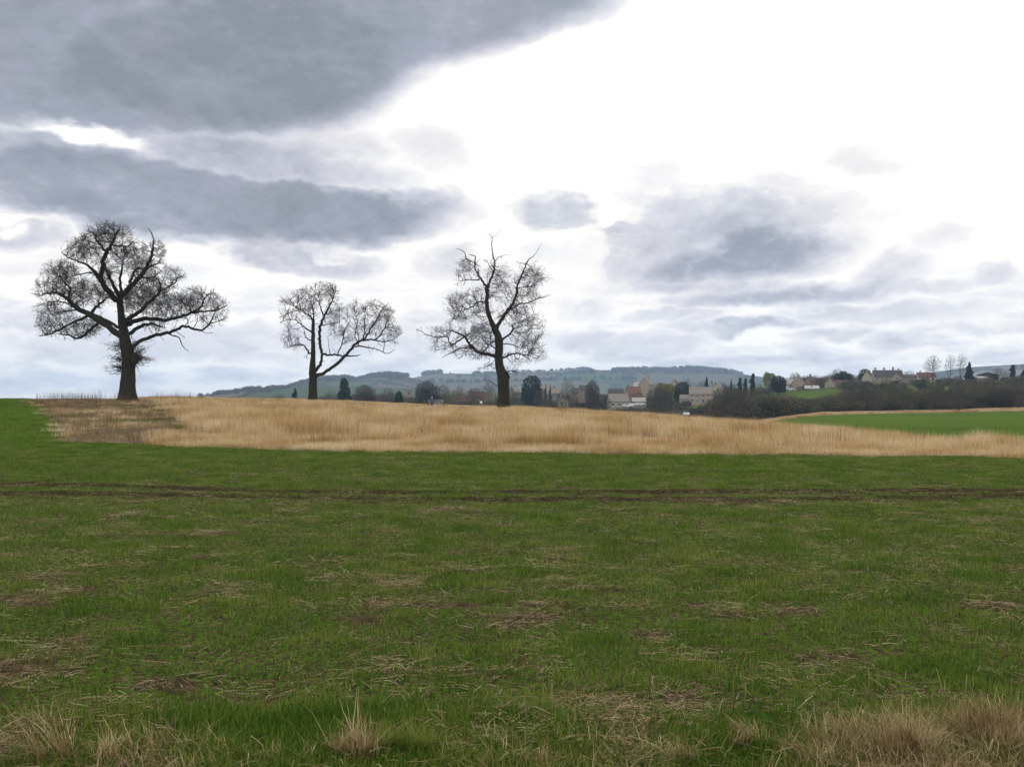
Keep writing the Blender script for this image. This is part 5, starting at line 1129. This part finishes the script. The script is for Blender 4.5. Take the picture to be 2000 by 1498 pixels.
def build_houses():
    if True:
        house('bungalow', 897, 560, 6.5, 6, 2.6, 38, 6, 'pale_stone', 'brown_tile', 'low bungalow with a pale wall and brown roof behind the gate', [(2, .6)], row('f', (-1.8, .2), 1.5), base=789, door=('f', 2.2))
        house('house', 931, 560, 8.5, 7, 3.2, 42, -4, 'red_brick', 'brown_tile', 'red brick house with a dark brown roof left of the third oak', [(-3, .7)], row('f', (-2.6, 0, 2.6), 1.7), base=788.5, door=('f', 1.3))
        house('house', 955, 575, 5, 6, 4.2, 46, 84, 'limestone', 'brown_tile', 'narrow brown roofed house close left of the third oak trunk', [(-2.2, .9, 'pale_stone')], row('r', (-1, 1), 2.2), base=789)
        house('house', 1016, 590, 8, 6, 3.0, 40, 12, 'grey_stone', 'pale_roof', 'pale pinkish roofed house left of the dome shaped evergreen', [(3, .7)], row('f', (-2, 1), 1.5), base=776)
        house('house', 1082, 590, 8, 6.5, 3.2, 40, -8, 'grey_stone', 'stone_slate', 'grey house below the two tiny conifers', [(0, .8)], row('f', (-2.5, 0, 2.5), 1.8), base=779)
        house('cottage', 1100, 500, 5, 5, 2.4, 40, 88, 'pale_stone', 'stone_slate', 'little pale gabled cottage low behind the dry grass right of the third oak', [], row('r', (0,), 1.5), base=795)
        house('house', 1127, 600, 6, 7, 3.6, 42, 5, 'grey_stone', 'dark_slate', 'grey roofed house just left of the brick gabled house', [(-2, .8)], row('f', (-1.5, 1.2), 1.8), base=782)
        house('house', 1143, 570, 6.5, 6, 5.0, 35, 3, 'red_brick', 'dark_slate', 'upright red brick house with a pale upper window', [(2.4, .9, 'red_brick')], row('f', (-1.8, 1.2), 3.9)+row('f', (-1.8, 1.2), 1.4), base=779)
        house('house', 1207, 500, 9, 8, 3.0, 40, 5, 'pale_stone', 'stone_slate', 'pale stone house with a stone slate roof standing right behind the dry grass', [(4, .6)], row('f', (-3.2, 0), 1.6, 1.1, 1.2)+[('r', -1.5, 1.6, 1.0, 1.2)], base=796.5, door=('f', 1.8))
        house('house', 1237, 550, 7, 7.5, 3.9, 47, 14, 'red_brick', 'red_tile', 'red tiled house beside the pale stone house', [(-2.8, .8)], row('f', (-1.8, 1.6), 2.4), base=786, gab=[(1.0, 3)])
        house('outbuilding', 1248, 500, 6.5, 5, 2.2, 32, -4, 'grey_stone', 'pale_roof', 'low grey outbuilding behind the white cars', [], row('f', (-1.5, 1.5), 1.2), base=793)
        house('house', 1203, 640, 9, 7, 3.5, 42, -10, 'grey_stone', 'dark_slate', 'dark roofed house showing behind the pale stone house', [(-3, .8), (3.2, .8)], row('f', (-2, 2), 2.2), base=782)
        house('house', 1262, 620, 7.5, 6.5, 5.6, 50, 62, 'limestone', 'stone_slate', 'tall tan gabled house with a chimney above the red tiled house', [(3.2, 1.4)], [('r', 0, 4.4, 1.0, 1.3), ('r', -1.4, 2, 1, 1.2), ('f', 0, 3.6, 1, 1.2)], base=770)
        house('house', 1250, 650, 7, 6, 3.4, 40, -20, 'pale_stone', 'pale_roof', 'pale roofed house left of the tall tan gabled house', [], row('f', (-1.5, 1.5), 2.2), base=766)
        house('house', 1318, 590, 6, 5.5, 3.8, 50, 70, 'pale_stone', 'dark_slate', 'pale gable between the yellow willow and the rounded evergreen', [(2, .6)], [('r', 0, 3.2, .9, 1.1)], base=768)
        house('farmhouse', 1369, 545, 11.5, 7, 4.7, 43, -13, 'pink_stone', 'stone_slate', 'long two storey stone house above a green lawn', [(-4.6, .9, 'pale_stone'), (5.2, 1.5, 'pale_stone')],
              row('f', (-4.2, -1.6, 1.2, 4.0), 3.6, 1.0, 1.1)+row('f', (-4.2, 1.2, 4.0), 1.3, 1.1, 1.2)+[('r', -1.2, 3.4, .9, 1.1), ('r', 1.4, 1.3, .9, 1.1)], base=787, door=('f', -1.5))
        house('outbuilding', 1339, 548, 6, 5, 2.4, 38, -6, 'pink_stone', 'stone_slate', 'low wing of outbuildings on the left end of the long stone house', [], row('f', (-1.6, 1.2), 1.3), base=788)
        house('house', 1402, 580, 7, 6, 5.2, 50, 68, 'pale_stone', 'stone_slate', 'pale steep gabled house right of the long stone house', [(2.8, .8)], [('r', 0, 4.4, .9, 1.1), ('r', 0, 1.8, .9, 1.2)], base=780)
        house('house', 1559, 600, 7, 6.2, 4.2, 50, 80, 'limestone', 'stone_slate', 'tan gabled house with white cars outside on the village slope', [(2.8, .8)], [('r', 0, 3.9, .9, 1.1), ('r', -1.2, 1.5, .9, 1.2), ('f', 0, 2.2, 1, 1.2)], base=760.5)
        house('house', 1546, 606, 5, 5.5, 3.0, 42, -6, 'pale_stone', 'pale_roof', 'lower pale wing left of the tan gabled house on the slope', [], row('f', (-1, 1), 1.7), base=760)
        house('house', 1583, 615, 4, 5, 3.6, 42, 20, 'red_brick', 'brown_tile', 'narrow brick cottage between the tan gabled house and the house with the round window', [(0, 1.6, 'red_brick')], row('f', (0,), 2.2), base=757)
        house('house', 1621, 600, 6.5, 5.4, 3.2, 48, 78, 'limestone', 'dark_slate', 'gabled house with a dark round window in its gable', [(-2, .6)], [('r', -.2, 2.3, 1.4, 1.4, 1)], base=761)
        house('barn', 1641, 603, 9, 5.4, 2.4, 45, -4, 'pale_stone', 'brown_tile', 'long low wing with a bright skylight right of the round window gable', [], row('f', (-3, -1, 1, 3), 1.4, .9, 1.1), base=760.5, skyl=2.4)
        house('house', 1693, 605, 6, 5.5, 4.6, 52, 72, 'pale_stone', 'brown_tile', 'pale gabled house half hidden by hedge trees left of the many chimneyed house', [(2, .8)], [('r', 0, 3.8, .9, 1.1), ('r', 0, 1.6, .9, 1.2)], base=754)
        house('house', 1733, 610, 16, 7.5, 3.7, 42, -5, 'limestone', 'dark_slate', 'long many chimneyed house with a dark roof on the skyline', [(-6.6, 1.3), (-1.8, 1.3), (3.2, 1.6), (6.2, .8)],
              row('f', (-6.5, -4, -1.2), 2.4, 1, 1.2)+[('F', 4, 2.6, 1.1, 1.3)], base=748, gab=[(4, 4.2)], door=('f', 1))
        house('barn', 1773, 612, 8, 6, 3.4, 24, 3, 'grey_stone', 'dark_slate', 'flat roofed looking dark barn right of the many chimneyed house', [], row('f', (-2, 2), 1.9), base=748)
        house('bungalow', 1808, 620, 10, 7, 2.6, 34, -3, 'pale_stone', 'brown_tile', 'low brown roofed bungalow behind the leftmost tall bare tree', [(-3, .7)], row('f', (-3, 0, 3), 1.5, 1.4, 1.2), base=745)
        house('shed', 1916, 590, 6, 4, 1.7, 26, 8, 'grey_stone', 'pale_roof', 'small pale roofed shed below the low wide evergreen at right', [], row('f', (0,), 1), base=745)
        house('house', 1060, 640, 9, 7, 3.6, 40, -6, 'grey_stone', 'stone_slate', 'stone house behind the shrub between the dome shaped evergreen and the tiny conifers', [(-3, .9)], row('f', (-2.4, 0, 2.4), 2), base=772)
    # small square church tower left of the round bare tree
    x, y, z = G(798, 620); z = EYE+(H-786)/F*620; rt = empty('church_tower', (x, y, z), .25); m = MB().box(-1.6, 1.6, -1.6, 1.6, -2, 7.2)
    for s in (-1, 1): m.box(s*1.6-.12, s*1.6+.12, -1.72, -1.48, -2, 6.6); m.box(s*1.6-.12, s*1.6+.12, 1.48, 1.72, -2, 6.6)
    part('wall', m.mesh('wall'), M['grey_stone'], rt)
    q = MB()
    for a in (-1.5, -.75, 0, .75, 1.5):
        for s in (-1.55, 1.55): q.box(a-.2, a+.2, s-.12, s+.12, 7.2, 7.8)
        for s in (-1.55, 1.55):
            if abs(a) < 1.2: q.box(s-.12, s+.12, a-.2, a+.2, 7.2, 7.8)
    part('parapet', q.mesh('parapet'), M['grey_stone'], rt)
    f = part('window', MB().box(-.45, -.35, -1.66, -1.58, 4.6, 6.2).box(.35, .45, -1.66, -1.58, 4.6, 6.2).box(-.45, .45, -1.663, -1.58, 6.2, 6.3).mesh('window'), M['pale_stone'], rt)
    part('pane', MB().box(-.35, .35, -1.63, -1.59, 4.6, 6.2).mesh('pane'), M['glass'], f)
    tag(rt, 'small square stone tower left of the big round bare tree', 'tower')
# ------------------------------------------------------------------ vehicles
def car_proto(van=False):
    L, Wd, Hh = (5.0, 1.9, 2.1) if van else (4.2, 1.7, 1.42); rt = empty('parked_van' if van else 'parked_car')
    me = bpy.data.meshes.new('body')
    if van: prof = [(-2.5, .35), (2.5, .35), (2.5, .95), (2.2, 1.15), (1.7, 1.25), (1.1, 1.98), (.8, 2.08), (-2.35, 2.08), (-2.5, 1.9)]
    else: prof = [(-2.1, .32), (2.1, .32), (2.12, .68), (1.95, .85), (1.05, .97), (.35, 1.40), (-1.0, 1.43), (-1.75, 1.02), (-2.08, .95)]
    m = MB(); h = Wd/2; a = [(p[0], -h*(1 if p[1] < 1 else .86), p[1]) for p in prof]; b = [(p[0], -q[1], p[1]) for p, q in zip(prof, a)]; m.prism(a, b)
    part('body', m.mesh('body'), M['white'], rt)
    g = MB()
    if van: g.poly([(1.62, -h*.95, 1.27), (1.08, -h*.9, 1.86), (.5, -h*.9, 1.86), (.5, -h*.95, 1.27)]).poly([(1.72, -.8, 1.27), (1.72, .8, 1.27), (1.16, .72, 1.94), (1.16, -.72, 1.94)])
    else: g.poly([(.95, -h*.97, .99), (.33, -h*.89, 1.33), (-.95, -h*.89, 1.35), (-1.5, -h*.97, 1.02)]).poly([(-.95, h*.89, 1.35), (.33, h*.89, 1.33), (.95, h*.97, .99), (-1.5, h*.97, 1.02)]).poly([(1.07, -.7, .99), (1.07, .7, .99), (.4, .65, 1.395), (.4, -.65, 1.395)]).poly([(-1.76, .7, 1.05), (-1.76, -.7, 1.05), (-1.08, -.65, 1.42), (-1.08, .65, 1.42)])
    w = part('windows', g.mesh('windows'), M['glass'], rt)
    for sx in (-1.3, 1.32):
        for s in (-1, 1):
            t = part('wheel', MB().tube([(sx, s*(h-.18), .33), (sx, s*(h+.02), .33)], .33, 16).mesh('wheel'), M['tyre'], rt)
            part('rim', MB().tube([(sx, s*(h+.01), .33), (sx, s*(h+.035), .33)], .2, 12).mesh('rim'), M['silver'], t)
    for s in (-1, 1): part('headlight', MB().box((2.5 if van else 2.1)-.03, (2.5 if van else 2.1)+.03, s*.62-.16, s*.62+.16, .62, .78).mesh('headlight'), M['silver'], rt)
    return rt
def build_cars():
    c = car_proto(); v = car_proto(True); gr = 'white vehicles parked by the village houses'
    S = [(c, 1226, 480, 795, 20, 'white car parked at the right end wall of the pale stone house'), (c, 1236, 482, 792.5, -8, 'white car parked in front of the low grey outbuilding, left one'), (c, 1251, 484, 791.5, 5, 'white car parked in front of the low grey outbuilding, right one'),
         (c, 1533, 575, 758.5, 10, 'white car, left one of two outside the tan gabled house on the slope'), (c, 1543, 570, 762, -5, 'white car, right one of two outside the tan gabled house on the slope'),
         (v, 1581, 575, 760.5, 4, 'white van parked right of the tan gabled house on the slope'), (v, 1590, 575, 760.5, 178, 'white van parked nose to nose beside the other white van'),
         (c, 1340, 352, 812.5, 88, 'white car half hidden low behind the dry grass below the green lawn')]
    used = set()
    for (p, px, d, py, rz, lb) in S:
        o = p if p.name not in used else copy_tree(p); used.add(o.name)
        o.location = ((px-1000)/F*d, d, EYE+(H-py)/F*d); o.rotation_euler = (0, 0, R(rz)); tag(o, lb, 'van' if p is v else 'car', gr)
# ------------------------------------------------------------------ gate and walker
def build_gate():
    D = 178.0
    def gx(px): return (px-1000)/F*D
    def zz(px, d=D): return G(px, d)[2]
    z0 = zz(850)
    rt = empty('field_gate', (gx(850), D, z0)); o = gx(850)
    for px, h in ((836.5, 1.25), (866.5, 1.4)):
        part('gate_post', MB().tube([(gx(px)-o, 0, -.3), (gx(px)-o, 0, h), (gx(px)-o, 0, h+.05)], [.1, .1, .06], 8).mesh('gate_post'), M['wood'], rt)
    x0, x1 = gx(838)-o, gx(865.3)-o
    lf = part('gate_leaf', MB().tube([(x0, -.02, .12), (x0, -.02, 1.15), (x1, -.02, 1.15), (x1, -.02, .12), (x0, -.02, .12)], .035, 6).mesh('gate_leaf'), M['galv'], rt)
    for k in range(5): part('rail', MB().tube([(x0, -.02, .28+.17*k), (x1, -.02, .28+.17*k)], .028, 6).mesh('rail'), M['galv'], lf)
    part('brace', MB().tube([(x0, -.06, .15), (x1, -.06, 1.1)], .022, 6).mesh('brace'), M['galv'], lf)
    tag(rt, 'grey metal field gate between wooden posts in the dry grass', 'gate')
    p = empty('fence_post', (gx(829), D-.5, zz(829))); part('post', MB().tube([(0, 0, -.3), (.02, 0, 1.2)], [.09, .08], 8).mesh('post'), M['wood'], p)
    part('wire', MB().tube([(0, 0, 1.0), (gx(836.5)-gx(829), .45, 1.0)], .012, 4).mesh('wire'), M['galv'], p)
    tag(p, 'weathered wooden post just left of the field gate', 'fence post')
    # person: skinned skeleton leaning on the gate
    px_, dp = 843.6, D-1.0; X, Y, Z = G(px_, dp)
    me = bpy.data.meshes.new('person')
    J = [(0,0,.92),(0,.02,1.15),(0,.07,1.38),(0,.10,1.50),(0,.13,1.60),(0,.14,1.68),
         (.1,0,.88),(.11,.03,.48),(.11,-.03,.08),(.12,.10,.04), (-.1,0,.88),(-.12,-.04,.48),(-.12,-.10,.08),(-.13,.03,.04),
         (.2,.09,1.36),(.27,.20,1.10),(.22,.46,1.16),(.20,.54,1.17), (-.2,.09,1.36),(-.28,.20,1.10),(-.22,.46,1.16),(-.20,.54,1.17)]
    E = [(0,1),(1,2),(2,3),(3,4),(4,5),(0,6),(6,7),(7,8),(8,9),(0,10),(10,11),(11,12),(12,13),(2,14),(14,15),(15,16),(16,17),(2,18),(18,19),(19,20),(20,21)]
    RD = [.15,.14,.15,.055,.095,.07,.095,.065,.045,.035,.095,.065,.045,.035,.06,.045,.032,.035,.06,.045,.032,.035]
    me.from_pydata(J, E, []); me.update()
    b = link('person', me, M['skin']); b.location = (X, Y, Z)
    sk = b.modifiers.new('skin', 'SKIN'); 
    for v, r in zip(me.skin_vertices[0].data, RD): v.radius = (r, r)
    me.skin_vertices[0].data[0].use_root = True
    b.modifiers.new('sub', 'SUBSURF').render_levels = 2
    co = MB().tube([(0,-.01,.62),(0,0,.85),(0,.02,1.1),(0,.07,1.36),(0,.09,1.46)], [.24,.215,.20,.215,.10], 14)
    for s in (-1, 1): co.tube([(s*.17,.08,1.38),(s*.27,.20,1.10),(s*.225,.42,1.15)], [.085,.068,.05], 9)
    part('coat', co.mesh('coat', True), M['blue'], b)
    tr = MB()
    for s, k in ((1, .03), (-1, -.04)): tr.tube([(s*.1,0,.90),(s*.115,k,.48),(s*.115,k*1.6,.08)], [.12,.085,.065], 9)
    part('trousers', tr.mesh('trousers', True), M['trouser'], b)
    part('hat', MB().tube([(0,.12,1.63),(0,.125,1.66),(0,.135,1.70),(0,.14,1.76),(0,.14,1.79)], [.125,.125,.115,.085,.02], 12).mesh('hat', True), M['hat'], b)
    tag(b, 'person in a blue coat, dark trousers and grey blue hat leaning on the field gate', 'person')
    # small pale round object low in the grass left of the third oak
    x, y, z = G(939.5, 172); rt = empty('feed_drum', (x, y, z))
    part('drum', MB().tube([(0,0,.62),(0,0,.68),(0,0,.98),(0,0,1.04)], [.14,.19,.19,.14], 14).mesh('drum', True), M['white'], rt)
    part('stand', MB().tube([(0,0,-.2),(0,0,.62)], .05, 8).mesh('stand'), M['wood'], rt)
    tag(rt, 'small white rounded drum on a stake in the dry grass left of the third oak', 'drum')
def build_haze():
    m, t = new_mat('haze'); M['haze'] = m
    v = t.add('ShaderNodeVolumePrincipled', i={'Color': (.52, .74, 1.0, 1), 'Density': HAZE, 'Anisotropy': .35})
    t.l.new(v.outputs[0], t.add('ShaderNodeOutputMaterial').inputs['Volume'])
    o = link('haze', MB().box(-6200, 6200, -6200, 6200, -125, 128).mesh('haze'), m); tag(o, kind='stuff')
HAZE = .00012
if 'novillage' not in DBG:
    build_far_trees(); build_houses(); build_cars(); build_gate()
if 'nohaze' not in DBG: build_haze()
